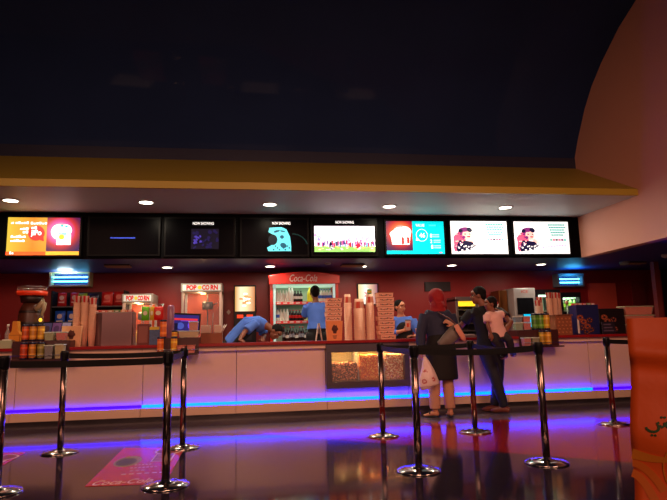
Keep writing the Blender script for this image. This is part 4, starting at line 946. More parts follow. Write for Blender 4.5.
# right: cyan monitor, woven box, doughnut displays, tubs
mo = root('till_monitor', (4.33, 8.30, TOP), 'small monitor with a plain cyan screen behind the right cans', 'monitor')
MB().box(-.07, .07, -.03, .07, 0, .012, black).cyl((0, .03, .012), (0, .03, .18), .015, None, black).build('stand', None, mo); MB().box(-.13, .13, -.015, .015, .12, .34, black).build('casing', None, mo, .004)
MB().box(-.12, .12, -.018, -.015, .13, .33, E('cyan_screen', (0, 190, 240), 1.0)).build('display', None, mo)
wv = root('woven_box', (4.55, 7.82, TOP), 'tan woven-pattern box with a dark lid rim right of the cans', 'box')
MB().box(-.125, .125, -.09, .09, 0, .28, mat('woven_tan', (150, 84, 50), .7, var=.3, nscale=60, bump=.5)).build('box', None, wv, .006)
MB().box(-.14, .14, -.105, .105, .28, .30, mat('woven_rim', (128, 70, 42), .6)).build('lid', None, wv, .004)
b = MB()
for i in range(4):
    for j in range(5): b.ell((-.09+.06*i+(.03 if j % 2 else 0)*.5, -.0905, .04+.05*j), (.016, .003, .012), mat('woven_light', (196, 120, 76), .7), seg=8, rings=5)
b.build('print', None, wv)
def dn_display(x, w, h, y, base, label, dk_):
    r = root('doughnut_display', (x, y, TOP), label, 'display')
    MB().box(-w/2, w/2, -.10, .10, 0, h, base).build('box', None, r, .004)
    b = MB(); dn = mat('doughnut_brown', (150, 70, 36), .6, var=.3, nscale=30); dn2 = mat('doughnut_dark', (84, 34, 22), .6); f = -.1015
    for k, (u, v) in enumerate(((-.12, .10), (-.02, .12), (.03, .07), (-.08, .19), (.02, .21), (-.13, .25), (-.04, .04))):
        if abs(u)+.05 > w/2: continue
        b.prism(circ(u, v, .052, .042, 20), f-.001*k-.001, f, dn if k % 2 else dn2); b.prism(circ(u, v, .018, .014, 12), f-.001*k-.0018, f, dk_)
        for q in range(5): b.ell((u+.034*math.cos(q*1.3+k), f-.001*k-.001, v+.026*math.sin(q*1.3+k)), (.007, .001, .005), mat('icing_pink', (215, 120, 100), .5), seg=6, rings=4)
    b.build('print', None, r)
    return r
nvb = mat('display_navy', (30, 34, 92), .4); blk = mat('display_black', (26, 14, 16), .4)
r = dn_display(4.98, .36, .44, 7.9, nvb, 'navy blue display box with doughnut pictures', nvb)
MB().box(-.18, -.15, -.104, -.10, .02, .25, white).build('white_edge', None, r)
for i, c_ in enumerate(((205, 60, 50), (216, 150, 130), (205, 60, 50), (120, 160, 80), (205, 120, 110))):
    nm = ('left red', 'pale pink', 'right red', 'green', 'salmon')[i]
    tag(MB().box(-.032, .032, -.04, .04, 0, .028, mat('pkr_%d' % i, c_, .5)).box(-.02, .02, -.041, -.04, .006, .02, white).build('snack_packet', bev=.004), nm+' packet lying on the navy doughnut display', 'packet', 'packets on the navy display').location = (4.84+.07*i, 7.9, TOP+.4405)
dn_display(5.385, .42, .38, 7.92, blk, 'black display box with doughnut pictures, right of the navy one', blk)
o = root('counter_sign', (5.24, 7.72, TOP), 'small dark framed sign standing before the black doughnut display', 'sign')
MB().box(-.105, .105, -.01, .01, 0, .18, mat('sign_dark', (38, 30, 44), .4)).build('frame', None, o, .004)
b = MB()
for k in range(3): b.box(-.08, .08-.02*k, -.012, -.01, .04+.045*k, .06+.045*k, mat('sign_line', (96, 80, 104), .5))
b.build('print', None, o)
for i, (z, w_, nm) in enumerate(((0, .50, 'bottom'), (.137, .50, 'middle'), (.274, .49, 'topmost'))):
    tub(5.84, 7.9, TOP+z, (226, 100, 52), 'rectangular tub of orange snacks, %s of the pile behind the paper bag' % nm, w_, .136, .2, lid=(196, 190, 150))
tag(MB().ell((0, 0, .1), (.07, .06, .10), mat('blue_cloth', (60, 80, 130), .8)).build('blue_pouch'), 'blue pouch behind the orange tubs at the right', 'pouch').location = (6.2, 8.05, TOP)
o = root('bottle_holder', (4.93, 8.25, TOP), 'small metal holder with a round knob left of the coral hatch', 'holder')
MB().cyl((0, 0, 0), (0, 0, .47), .012, None, steel).build('stem', None, o); MB().ell((0, 0, .50), (.03, .03, .035), mat('dull_knob', (170, 120, 100), .5)).build('knob', None, o)

# ---- foreground table and orange paper bag
tb = root('cafe_table', (1.16, .755, 0), 'small dark table under the orange paper bag', 'table')
MB().lathe((0, 0, 0), [(.22, 0), (.22, .015), (.03, .03)], steel, 32).build('base', None, tb); MB().cyl((0, 0, .03), (0, 0, .70), .03, None, steel).build('leg', None, tb); MB().box(-.44, .44, -.305, .305, .70, .73, mat('dark_table_top', (40, 26, 24), .4)).build('table_top', None, tb, .005)
bx = root('paper_carrier_bag', (.885, .942, .7305), 'large orange paper carrier bag with green writing, nearest thing at right', 'paper bag')
bx.rotation_euler.z = -.66
HB = .368
def bag_front(x, z):   # depth of the front face with soft creases
    return -.055 + .006*math.sin(x*26+1)*math.sin(z*14) - .012*math.exp(-((z-(.285-.10*x))/.02)**2) + .010*math.exp(-((z-(.262-.1*x))/.02)**2) + .004*math.sin(z*40+x*10) - .006*math.exp(-((z-.12+.2*x)/.03)**2)
def flare(z): return 1+.13*(1-z/HB)
vs = []; fs = []; nx, nz = 24, 44
for j in range(nz+1):
    for i in range(nx+1): x = (-.165+.33*i/nx)*flare(HB*j/nz); z = HB*j/nz; vs.append((x+.002*math.sin(z*30), bag_front(x, z), z))
for j in range(nz):
    for i in range(nx): a = j*(nx+1)+i; fs.append((a, a+1, a+nx+2, a+nx+1))
k0 = len(vs)
for j in range(nz+1):
    for i in range(nx+1): x = (-.165+.33*i/nx)*flare(HB*j/nz); z = HB*j/nz; vs.append((x+.002*math.sin(z*30), .03+.004*math.sin(z*20), z))
for j in range(nz):
    for i in range(nx): a = k0+j*(nx+1)+i; fs.append((a, a+nx+1, a+nx+2, a+1))
for j in range(nz):
    for e in (0, nx): a = j*(nx+1)+e; fs.append((a, a+nx+1, k0+a+nx+1, k0+a))
for i in range(nx): fs.append((i, k0+i, k0+i+1, i+1))
bagm = mat('orange_kraft_paper', (250, 100, 34), .55, var=.10, nscale=14, bump=.15, bscale=30)
MB().add(vs, fs, bagm, True).build('bag', None, bx)
def onbag(poly, m, lift):
    out = []
    for x, z in poly: out.append((x, bag_front(x, z)-lift, z))
    return out
b = MB()
def strip(pts, w, m, lift, b=b):
    n = len(pts); L_ = []
    for i, (x, z) in enumerate(pts):
        q = pts[min(i+1, n-1)]; p_ = pts[max(i-1, 0)]; dx, dz = q[0]-p_[0], q[1]-p_[1]; l = math.hypot(dx, dz) or 1; ww = w if not callable(w) else w(i/(n-1))
        L_.append(((x-dz/l*ww, z+dx/l*ww), (x+dz/l*ww, z-dx/l*ww)))
    for i in range(n-1):
        a, c = L_[i]; d, e = L_[i+1]; b.add(onbag([a, c, e, d], m, lift), [(0, 1, 2, 3)], m)
def arc(cx, cz, rx, rz, a0, a1, n=16): return [(cx+rx*math.cos(math.radians(a0+(a1-a0)*i/n)), cz+rz*math.sin(math.radians(a0+(a1-a0)*i/n))) for i in range(n+1)]
amber = mat('amber_print', (240, 140, 40), .55); green = mat('green_print', (36, 84, 30), .55)
# curved amber band and the faint arc under it
strip([(-.180+.0045*i, .116-.0012*i+.00006*i*i) for i in range(15)], lambda t: .010-.006*t, amber, .002)
strip([(-.181+.0040*i, .098-.0001*i-.0003*i*i) for i in range(13)], .007, mat('amber_faint', (236, 118, 36), .55), .0016)
strip([(-.183+.0035*i, .080-.0008*i-.0004*i*i) for i in range(12)], .0075, mat('amber_faint', (236, 118, 36), .55), .0016)
# circle emblem with a green heart
strip(arc(-.084, .092, .047, .055, 0, 360, 40), .0011, amber, .0025)
strip(arc(-.080, .092, .022, .030, 0, 360, 30), .010, green, .003)
# arabic letters
GX = 0
def wr_(pts): return [(-.148+x*.56, .170+(z-.165)*.62) for x, z in pts]
strip(wr_(arc(GX+.012, .160, .018, .011, 175, 355, 14)+[(GX+.030, .166), (GX+.026, .173), (GX+.033, .175)]), .0020, green, .003)
strip(wr_([(GX+.033, .167), (GX+.040, .163), (GX+.047, .167), (GX+.049, .176)]), .0020, green, .003)
strip(wr_(arc(GX+.060, .170, .0075, .0075, 0, 360, 14)), .0020, green, .003); strip(wr_([(GX+.067, .168), (GX+.066, .158), (GX+.056, .152)]), .0018, green, .003)
for x, z in wr_(((GX+.041, .190), (GX+.050, .190), (GX+.008, .139), (GX+.018, .139))): b.add(onbag(circ(x, z, .0021, .0021, 10), green, .003), [tuple(range(10))], green)
b.build('print', None, bx)

# ================================================================== PEOPLE
def lerp(a, b, t): return V(a)+(V(b)-V(a))*t
def remesh(name, b, parent, voxel=.009, smooth=6, mats=None, paint=None, fac=.5):
    me = b.mesh(name); o = bpy.data.objects.new(name, me); C.objects.link(o)
    r = o.modifiers.new('remesh', 'REMESH'); r.mode = 'VOXEL'; r.voxel_size = voxel
    s_ = o.modifiers.new('smooth', 'SMOOTH'); s_.iterations = smooth; s_.factor = fac
    bpy.context.view_layer.update(); m2 = bake(o); bpy.data.objects.remove(o)
    m2.materials.clear()
    for m in mats: m2.materials.append(m)
    for p in m2.polygons:
        p.use_smooth = True; p.material_index = paint(p.center) if paint else 0
    o = bpy.data.objects.new(name, m2); C.objects.link(o); o.parent = parent
    return o
def basis(f, u=(0, 0, 1)):
    f = V(f).normalized(); r = f.cross(V(u)).normalized(); u = r.cross(f); return Matrix((r, f, u)).transposed()   # columns right, forward, up
def head_geo(b, c, Hm, k):
    c = V(c); P = lambda x, y, z: c+Hm @ V((x*k, y*k, z*k))
    b.ell(P(0, -.012, .025), (.074*k, .094*k, .092*k), R=Hm, seg=20, rings=12)
    b.ell(P(0, .022, -.045), (.055*k, .066*k, .066*k), R=Hm, seg=18, rings=10)
    b.ell(P(0, .06, -.088), (.026*k, .022*k, .020*k), R=Hm); b.ell(P(0, .062, .045), (.052*k, .030*k, .03*k), R=Hm)
    b.ell(P(0, .092, -.015), (.013*k, .016*k, .022*k), R=Hm); b.ell(P(0, .098, -.026), (.017*k, .013*k, .010*k), R=Hm)
    b.ell(P(0, .083, -.058), (.024*k, .009*k, .009*k), R=Hm)
    for s_ in (-1, 1):
        b.ell(P(s_*.076, -.008, -.008), (.010*k, .02*k, .032*k), R=Hm); b.ell(P(s_*.038, .06, -.02), (.022*k, .02*k, .022*k), R=Hm)
def face_paint(c, Hm, k, base=0):
    Hi = Hm.inverted()
    def f(p):
        q = (Hi @ (V(p)-V(c)))/k
        if q.y > .04:
            for s_ in (-1, 1):
                dx, dz = q.x-s_*.031, q.z-.008
                if (dx/.015)**2+(dz/.008)**2 < 1: return 2 if abs(dx) < .007 else 1
                if (dx/.019)**2+((q.z-.030)/.005)**2 < 1: return 2
            if (q.x/.023)**2+((q.z+.058)/.009)**2 < 1 and q.y > .07: return 3
        return base
    return f
def hand_geo(b, w, d, n, side, k=1, curl=.5):   # wrist point, direction, palm normal
    d = V(d).normalized(); n = V(n); n = (n-d*n.dot(d)).normalized(); s_ = d.cross(n)*side
    w = V(w)
    b.loft([w, w+d*.03*k, w+d*.06*k, w+d*.085*k], [(.024*k, .018*k), (.034*k, .017*k), (.040*k, .016*k), (.036*k, .012*k)], seg=12, right=s_)
    for i, (off, L_) in enumerate(((-.030, .070), (-.010, .078), (.010, .073), (.029, .058))):
        p = w+d*.082*k+s_*off*k; a = d.copy(); pts = [p-d*.02*k, p]
        for j, f in enumerate((.45, .30, .25)):
            ang = curl*(j+.6)*.9; a = (d*math.cos(ang)+n*math.sin(ang)); p = p+a*L_*f*k; pts.append(p)
        b.loft(pts, [.0085*k, .0085*k, .008*k, .0075*k, .006*k], seg=8, right=s_)
    t0 = w+d*.025*k-s_*.026*k; t1 = t0+(d*.6-s_*.8+n*.3).normalized()*.035*k; t2 = t1+(d*.9-s_*.1+n*.5).normalized()*.03*k
    b.loft([t0, t1, t2, t2+(d+n*.4).normalized()*.012*k], [.013*k, .0105*k, .009*k, .006*k], seg=8, right=s_)
def torso_pts(J, up_extra=0):
    pel, che, nk = V(J['pelvis']), V(J['chest']), V(J['neck']); d1 = (che-pel)
    pts = [pel-d1.normalized()*.09, pel, lerp(pel, che, .35)+V(J.get('bend', (0, 0, 0)))*.6, lerp(pel, che, .7)+V(J.get('bend', (0, 0, 0))), che, lerp(che, nk, .55), nk]
    return pts
def body(J, parent, skin, sc=1.0, wide=1.0, paint_extra=None, hands=None, voxel=.008, lips=None, barefoot=False):
    b = MB(); R_ = J['right']; w = sc*wide
    b.loft(torso_pts(J), [(.12*w, .08*sc), (.155*w, .108*sc), (.125*w, .092*sc), (.145*w, .105*sc), (.165*w, .10*sc), (.10*w, .07*sc), (.052*sc, .055*sc)], seg=20, right=R_)
    b.loft([lerp(J['chest'], J['neck'], .5), J['neck'], J['head']], [.06*sc, .052*sc, .05*sc], seg=14, right=R_)
    for s_ in 'LR':
        sh, el, wr = V(J['sh'+s_]), V(J['el'+s_]), V(J['wr'+s_])
        b.loft([lerp(J['chest'], sh, .5), sh], [.07*sc, .055*sc], seg=12)
        b.loft([sh, lerp(sh, el, .4), el, lerp(el, wr, .35), wr], [.050*sc, .046*sc, .036*sc, .038*sc, .024*sc], seg=12)
        hp, kn, an = V(J['hip'+s_]), V(J['kn'+s_]), V(J['an'+s_])
        b.loft([hp+(hp-kn).normalized()*.05, hp, lerp(hp, kn, .5), kn, lerp(kn, an, .35), an], [.07*sc, .085*sc, .072*sc, .052*sc, .054*sc, .034*sc], seg=14)
        f = V(J['toe'+s_]); hl = an+(an-f).normalized()*.0+V((0, 0, -.045*sc))
        fd = V((f.x-an.x, f.y-an.y, 0)).normalized()
        b.loft([V((an.x, an.y, an.z-.03*sc))-fd*.045*sc, V((an.x, an.y, an.z-.03*sc))+fd*.03*sc, V((f.x, f.y, f.z+.005))-fd*.05*sc, f], [(.03*sc, .028*sc), (.036*sc, .036*sc), (.042*sc, .022*sc), (.032*sc, .014*sc)], seg=12, right=(-fd.y, fd.x, 0))
        hd = J.get('hand'+s_)
        if hd: hand_geo(b, wr, hd[0], hd[1], hd[2] if len(hd) > 2 else 1, sc, hd[3] if len(hd) > 3 else .5)
    k = sc*J.get('hk', 1); Hm = basis(J['face'], J.get('hup', (0, 0, 1))); head_geo(b, J['head'], Hm, k)
    fp = face_paint(J['head'], Hm, k)
    o = remesh('body', b, parent, voxel, 3, [skin, mat('eye_white', (225, 220, 215), .3), mat('eye_dark', (22, 14, 12), .3), lips or mat('lips', (150, 70, 64), .5)], fp, .4)
    return o, Hm, k
def top_garment(name, J, parent, m, sc, wide=1.0, inf=.014, sleeve=.5, hem=0, voxel=.011, loose=0, drop=None, paint=None, mats=None, collar=0):
    b = MB(); R_ = J['right']; w = sc*wide; P = torso_pts(J)
    if hem: P[0] = P[1]+(P[0]-P[1]).normalized()*hem
    rr = [(.165*w+inf+loose, .112*sc+inf+loose), (.158*w+inf+loose, .11*sc+inf+loose), (.130*w+inf+loose, .097*sc+inf+loose), (.148*w+inf+loose*.5, .108*sc+inf), (.168*w+inf, .103*sc+inf), (.105*w+inf, .075*sc+inf), (.062*sc+inf*.5, .06*sc+inf*.5)]
    P[6] = lerp(P[5], P[6], .55+collar)
    b.loft(P, rr, seg=22, right=R_)
    for s_ in 'LR':
        sh, el, wr = V(J['sh'+s_]), V(J['el'+s_]), V(J['wr'+s_])
        b.loft([lerp(J['chest'], sh, .45), sh+(sh-V(J['chest'])).normalized()*.0], [.076*sc+inf, .056*sc+inf], seg=14)
        if sleeve <= 1: e = lerp(sh, el, sleeve); b.loft([sh, lerp(sh, e, .5), e], [.052*sc+inf, .052*sc+inf, .050*sc+inf*1.3], seg=14)
        else: e = lerp(el, wr, sleeve-1); b.loft([sh, lerp(sh, el, .5), el, lerp(el, e, .5), e], [.054*sc+inf, .052*sc+inf, .046*sc+inf, .044*sc+inf, .036*sc+inf], seg=14)
    return remesh(name, b, parent, voxel, 5, mats or [m], paint)
def trousers(name, J, parent, m, sc, inf=.014, cuff=.95, wide=1.0, voxel=.011, flare=0):
    b = MB(); pel = V(J['pelvis']); che = V(J['chest']); u = (che-pel).normalized()
    b.loft([pel-u*.10, pel, pel+u*.10], [(.13*sc*wide+inf, .09*sc+inf), (.160*sc*wide+inf, .112*sc+inf), (.138*sc*wide+inf*.6, .10*sc+inf*.6)], seg=20, right=J['right'])
    for s_ in 'LR':
        hp, kn, an = V(J['hip'+s_]), V(J['kn'+s_]), V(J['an'+s_]); e = lerp(kn, an, cuff)
        b.loft([hp+(hp-kn).normalized()*.04, hp, lerp(hp, kn, .5), kn, lerp(kn, e, .4), e], [.078*sc+inf, .09*sc+inf, .078*sc+inf, .060*sc+inf, .058*sc+inf+flare, .044*sc+inf+flare*1.6], seg=16)
    return remesh(name, b, parent, voxel, 5, [m])
def hair(name, J, Hm, k, parent, m, extra=None, low=-.02, back=True, r=(.083, .100, .098)):
    # a cap over crown and nape with the face left open
    c = V(J['head']); b = MB(); P = lambda x, y, z: c+Hm @ V((x*k, y*k, z*k))
    b.ell(P(0, -.026, .042), (r[0]*k, r[1]*k*.95, r[2]*k*.92), R=Hm, seg=22, rings=14)
    b.ell(P(0, -.062, -.005), (.068*k, .056*k, .072*k), R=Hm, seg=16, rings=10)
    for s_ in (-1, 1): b.ell(P(s_*.070, -.008, .035), (.014*k, .035*k, .035*k), R=Hm)
    if extra: extra(b, P)
    return remesh(name, b, parent, .008, 2, [m], None, .4)
def shoe(J, s_, parent, m, sole, sc=1, name='shoe', sandal=False):
    an, f = V(J['an'+s_]), V(J['toe'+s_]); fd = (f-V((an.x, an.y, f.z))); fd.z = 0; fd.normalize(); zb = f.z-.014*sc
    g = lambda t, z: V((an.x, an.y, zb+z))+fd*t*sc
    L_ = (V((f.x, f.y, 0))-V((an.x, an.y, 0))).length/sc
    b = MB(); rt_ = (-fd.y, fd.x, 0)
    if sandal:
        b.loft([g(-.07, .012), g(-.02, .014), g(.08, .012), g(L_+.012, .012)], [(.030*sc, .012), (.036*sc, .013), (.044*sc, .012), (.03*sc, .010)], seg=12, right=rt_)
        b.loft([g(.06, .045)-V(rt_)*.045*sc, g(.075, .068), g(.06, .045)+V(rt_)*.045*sc], [.012, .013, .012], seg=8)
        return remesh(name, b, parent, .007, 3, [m], None, .4)
    b.loft([g(-.065, .035), g(-.02, .05), g(.05, .045), g(L_-.02, .032), g(L_+.022, .022)], [(.034*sc, .034), (.042*sc, .046), (.044*sc, .038), (.046*sc, .027), (.030*sc, .016)], seg=14, right=rt_)
    zt = zb+.014
    return remesh(name, b, parent, .008, 4, [m, sole], lambda p: 1 if p.z < zt else 0, .4)
skin_a = mat('skin_tan', (176, 112, 82), .5, var=.04); skin_b = mat('skin_brown', (128, 76, 54), .5, var=.04); skin_c = mat('skin_warm', (196, 132, 100), .5, var=.04)
hairm = mat('black_hair', (10, 7, 8), .75, var=.2, nscale=60, bump=.3, bscale=120, spec=.2)
blue = mat('blue_shirt_cloth', (72, 118, 218), .7, bump=.2, bscale=90); dnm = mat('dark_denim', (26, 28, 44), .75, bump=.2, bscale=200); blkc = mat('black_cloth', (15, 14, 19), .75, bump=.2, bscale=120)

# ---- woman in the red headscarf (seen from behind, facing the counter)
wm = root('person', (2.42, 7.14, 0), 'person in red headscarf and navy jacket at the counter, holding a white carrier bag', 'person', 'customers at the counter')
J = dict(right=(1, 0, 0), pelvis=(.02, 0, .86), chest=(.02, .02, 1.24), neck=(.01, .05, 1.40), head=(.01, .08, 1.52), face=(-.55, .84, -.05),
         shL=(-.165, .02, 1.31), elL=(-.245, -.02, 1.06), wrL=(-.265, -.07, .845), handL=((0, 0, -1), (1, .1, 0), 1, 1.3),
         shR=(.185, .02, 1.31), elR=(.235, .0, 1.07), wrR=(.13, -.20, 1.17), handR=((-.8, -.1, .5), (0, .6, -.6), -1, .9),
         hipL=(-.07, 0, .82), knL=(-.085, .01, .45), anL=(-.095, -.01, .085), toeL=(-.20, .12, .022),
         hipR=(.10, 0, .82), knR=(.10, .01, .45), anR=(.105, -.02, .085), toeR=(.13, .15, .022), hk=1.0)
bd, Hm, k = body(J, wm, skin_c, .98)
navyj = mat('navy_jacket', (30, 34, 62), .75, bump=.3, bscale=80)
top_garment('jacket', J, wm, navyj, .98, 1.06, .022, 1.85, .13, loose=.015)
b = MB(); b.loft([(.02, 0, 1.05), (.02, -.005, .9), (.02, -.005, .7), (.02, 0, .50), (.02, 0, .475)], [(.165, .13), (.20, .155), (.205, .16), (.215, .165), (.21, .16)], seg=24)
remesh('tunic', b, wm, .012, 4, [mat('black_tunic', (14, 10, 13), .8, bump=.3, bscale=50)])
trousers('trousers', J, wm, mat('beige_trousers', (196, 142, 116), .7, bump=.2, bscale=60), .95, .016, .93, flare=.006)
scarf = mat('red_scarf', (150, 14, 20), .75, var=.15, bump=.4, bscale=25)
c = V(J['head']); b = MB()
b.ell(c+Hm @ V((0, -.018, .028)), (.098, .118, .118), R=Hm, seg=22, rings=14)
b.ell(c+V((.01, -.05, -.09)), (.095, .095, .09)); b.ell(c+Hm @ V((0, -.03, -.08)), (.08, .085, .08), R=Hm)
b.loft([c+V((.01, -.04, -.08)), c+V((.01, -.04, -.16)), c+V((.01, -.05, -.20))], [(.085, .08), (.115, .095), (.10, .08)], seg=18)
for i in range(5): b.loft([c+V((-.08+.03*i, -.11, .05-.02*i)), c+V((-.05+.02*i, -.14, -.05)), c+V((.0+.01*i, -.12, -.14))], [.008, .012, .008], seg=6)
cutc = c+Hm @ V((0, .16, -.01))
o = remesh('headscarf', b, wm, .009, 3, [scarf, skin_c], lambda p: 1 if (V(p)-cutc).length < .092 else 0, .4)
for s_ in 'LR': shoe(J, s_, wm, mat('black_sandal', (14, 12, 14), .5), black, 1, 'sandal', True)
# shoulder bag
hb = root('shoulder_bag', (2.53, 6.90, 1.07), 'grey-brown shoulder bag hanging at the back of the red-headscarfed customer', 'handbag')
b = MB(); b.loft([(-.19, .0, -.15), (-.08, -.01, -.085), (.02, 0, -.01), (.09, .01, .07)], [(.03, .045), (.05, .085), (.055, .10), (.04, .07)], seg=16, right=(0, 1, 0))
remesh('bag', b, hb, .01, 4, [mat('grey_brown_leather', (104, 92, 84), .5, var=.25, nscale=14, bump=.3)])
MB().loft([(.06, .02, .10), (-.02, .03, .18), (-.10, .10, .24), (-.12, .17, .27)], [(.012, .004)]*4, mat('brown_strap', (96, 52, 44), .5), 8).build('strap', None, hb)
MB().loft([(.0, -.05, .03), (.02, -.09, .09), (.07, -.08, .10), (.11, -.05, .04)], [(.006, .006)]*4, mat('dark_strap', (34, 22, 22), .5), 8).build('handle', None, hb)
MB().loft([(.015, -.085, .10), (.05, -.095, .02), (.10, -.09, -.06), (.12, -.085, -.10)], [(.03, .01), (.034, .012), (.034, .012), (.02, .01)], mat('salmon_scarf', (214, 140, 116), .7, var=.15), 10).build('trailing_scarf', None, hb)
# carrier bag
pb_ = root('carrier_bag', (2.20, 7.01, .40), 'white plastic carrier bag with faint red print in the left hand', 'carrier bag')
b = MB(); b.loft([(-.02, 0, .385), (-.01, 0, .32), (.01, 0, .21), (.015, 0, .10), (.02, 0, .03), (.03, 0, .0)], [(.012, .012), (.045, .03), (.085, .055), (.125, .075), (.14, .085), (.11, .06)], seg=28)
vs = []
for v in b.v: 
    v = V(v); n_ = noise.noise(v*9)*.02+noise.noise(v*25)*.009; vs.append((v.x*(1+n_*2), v.y*(1+n_*4)+n_, v.z+n_*.4))
b.v = vs
prt = mat('faint_red_print', (196, 96, 96), .5)
whp = mat('white_plastic_film', (236, 205, 200), .35, var=.08, nscale=20, bump=.5, bscale=18)
def bp(p):
    for q, rr_ in (((-.03, .20), (.03, .018)), ((-.055, .075), (.03, .03)), ((.06, .10), (.028, .03))):
        if ((p.x-q[0])/rr_[0])**2+((p.z-q[1])/rr_[1])**2 < 1 and p.y < 0: return 1 if noise.noise(V(p)*60) > -.15 else 0
    return 0
remesh('bag', b, pb_, .007, 2, [whp, prt], bp, .3)
MB().loft([(-.025, -.01, .38), (-.04, -.01, .415), (-.045, -.01, .44), (-.03, 0, .415), (-.016, 0, .38)], [(.008, .004)]*5, whp, 8).build('handle', None, pb_)

# ---- man with child
mn = root('person', (3.14, 7.28, 0), 'person in black polo and dark jeans at the counter, carrying a small child', 'person', 'customers at the counter')
J = dict(right=(1, -.1, 0), pelvis=(.05, 0, .90), chest=(.02, .03, 1.28), neck=(.0, .06, 1.44), head=(-.05, .09, 1.568), face=(-.93, .36, -.1),
         shL=(-.165, .06, 1.345), elL=(-.29, .20, 1.14), wrL=(-.40, .40, 1.085), handL=((-.7, .7, -.15), (0, 0, -1), -1, .35),
         shR=(.20, .0, 1.345), elR=(.25, -.24, 1.19), wrR=(.05, -.36, 1.0), handR=((-.95, .05, -.12), (0, .8, .5), 1, .7),
         hipL=(-.04, 0, .86), knL=(.06, -.06, .47), anL=(.17, -.05, .085), toeL=(.05, .06, .022),
         hipR=(.14, 0, .86), knR=(.16, .06, .47), anR=(.10, .11, .085), toeR=(-.01, .20, .022))
bd, Hm, k = body(J, mn, skin_b, 1.0, 1.0)
top_garment('polo_shirt', J, mn, mat('black_polo', (12, 13, 18), .8, bump=.2), 1.0, 1.02, .018, .62, .10, loose=.01, collar=.2)
trousers('jeans', J, mn, dnm, 1.0, .014, .97)
hair('hair', J, Hm, k, mn, hairm)
b = MB(); c = V(J['head'])
for s_ in (-1, 1): b.add([tuple(c+Hm @ V((s_*.031+.019*math.cos(q*PI/8), .088, .006+.014*math.sin(q*PI/8)))) for q in range(16)], [tuple(range(16))], black)
b.cyl(c+Hm @ V((-.05, .086, .010)), c+Hm @ V((-.078, -.01, .010)), .003, None, black, 6); b.cyl(c+Hm @ V((.05, .086, .010)), c+Hm @ V((.078, -.01, .010)), .003, None, black, 6); b.cyl(c+Hm @ V((-.012, .092, .012)), c+Hm @ V((.012, .092, .012)), .003, None, black, 6)
b.build('glasses', None, mn)
MB().lathe(V(J['wrR']), [(.030, -.012), (.032, 0), (.030, .012)], steel, 18, axis=V(J['wrR'])-V(J['elR']), caps=False).build('wristwatch', None, mn)
for s_ in 'LR': shoe(J, s_, mn, mat('brown_leather', (112, 56, 42), .4), mat('dark_sole', (24, 16, 14), .6), 1.05)

ch = root('person', (3.125, 6.98, .93), 'small child in pale pink shirt carried on the arm, looking left', 'person')
J = dict(right=(.97, .2, 0), pelvis=(.04, .0, .13), chest=(.0, .0, .33), neck=(-.02, .0, .41), head=(-.035, .0, .50), face=(-.97, .1, -.06),
         shL=(-.105, -.03, .355), elL=(-.125, -.09, .23), wrL=(-.10, -.11, .12), handL=((.2, -.1, -1), (0, 1, 0), 1, .5),
         shR=(.105, .03, .36), elR=(.165, .03, .37), wrR=(.13, .12, .42), handR=((-.5, .6, .3), (-.5, .3, 0), 1, .6),
         hipL=(-.01, -.02, .10), knL=(-.04, -.10, .02), anL=(.10, -.05, -.16), toeL=(.03, -.09, -.20),
         hipR=(.10, .0, .10), knR=(.15, -.09, .03), anR=(.21, -.03, -.14), toeR=(.20, -.12, -.17), hk=1.12)
bd, Hm, k = body(J, ch, skin_b, .70, .95)
top_garment('shirt', J, ch, mat('pale_pink_cotton', (226, 178, 168), .75, bump=.2, bscale=70), .70, .98, .014, .75, .06, .009, loose=.006)
trousers('trousers', J, ch, mat('dark_shorts', (26, 20, 28), .75), .70, .012, .75, .95, .009)
hair('hair', J, Hm, k, ch, hairm)
shoe(J, 'L', ch, black, mat('dark_sole', (24, 16, 14), .6), .62); shoe(J, 'R', ch, mat('blue_canvas', (30, 50, 170), .6), white, .62)

# ---- waitress facing the viewer behind the counter
ws = root('person', (2.35, 8.75, 0), 'person in black vest over blue shirt behind the counter, holding a white cup', 'person', 'staff behind the counter')
J = dict(right=(1, -.15, 0), pelvis=(.04, 0, .88), chest=(.02, -.02, 1.22), neck=(.0, -.03, 1.375), head=(-.01, -.045, 1.49), face=(.45, -.87, -.12),
         shL=(-.155, .0, 1.29), elL=(-.19, -.10, 1.07), wrL=(-.02, -.24, 1.12), handL=((.85, -.2, .35), (.2, -.6, .1), 1, 1.0),
         shR=(.19, -.03, 1.29), elR=(.27, -.10, 1.05), wrR=(.15, -.22, 1.03), handR=((-.8, -.4, .1), (0, 0, -1), 1, .5),
         hipL=(-.05, 0, .84), knL=(-.06, 0, .46), anL=(-.06, 0, .085), toeL=(-.06, -.14, .022), hipR=(.12, 0, .84), knR=(.12, 0, .46), anR=(.12, 0, .085), toeR=(.13, -.14, .022))
bd, Hm, k = body(J, ws, skin_c, .97)
def vest(p): return 1 if (abs(p.x-.02) < .125 and p.z < 1.30 - max(0, .06-abs(p.x-.02))*.5 and p.z > .7) and not (abs(p.x-.02) < .035 and p.z > 1.22) else 0
top_garment('blue_shirt', J, ws, blue, .97, 1.03, .014, 1.5, .08)
J2 = dict(J); b = MB(); P = torso_pts(J); b.loft(P[:6], [(.175, .13), (.172, .132), (.148, .12), (.164, .128), (.155, .120), (.09, .08)], seg=22, right=J['right'])
remesh('vest', b, ws, .01, 4, [blkc])
trousers('trousers', J, ws, blkc, .97)
def bun(b, P): b.ell(P(0, -.12, .03), (.035, .03, .035))
hair('hair', J, Hm, k, ws, hairm, bun, r=(.084, .10, .09))
for s_ in 'LR': shoe(J, s_, ws, black, black)
o = cup(.045, .034, .15, cupw, None); o.location = (2.39, 8.455, 1.12); o['label'] = 'white paper cup with dark lid held by the waitress'; o['category'] = 'cup'
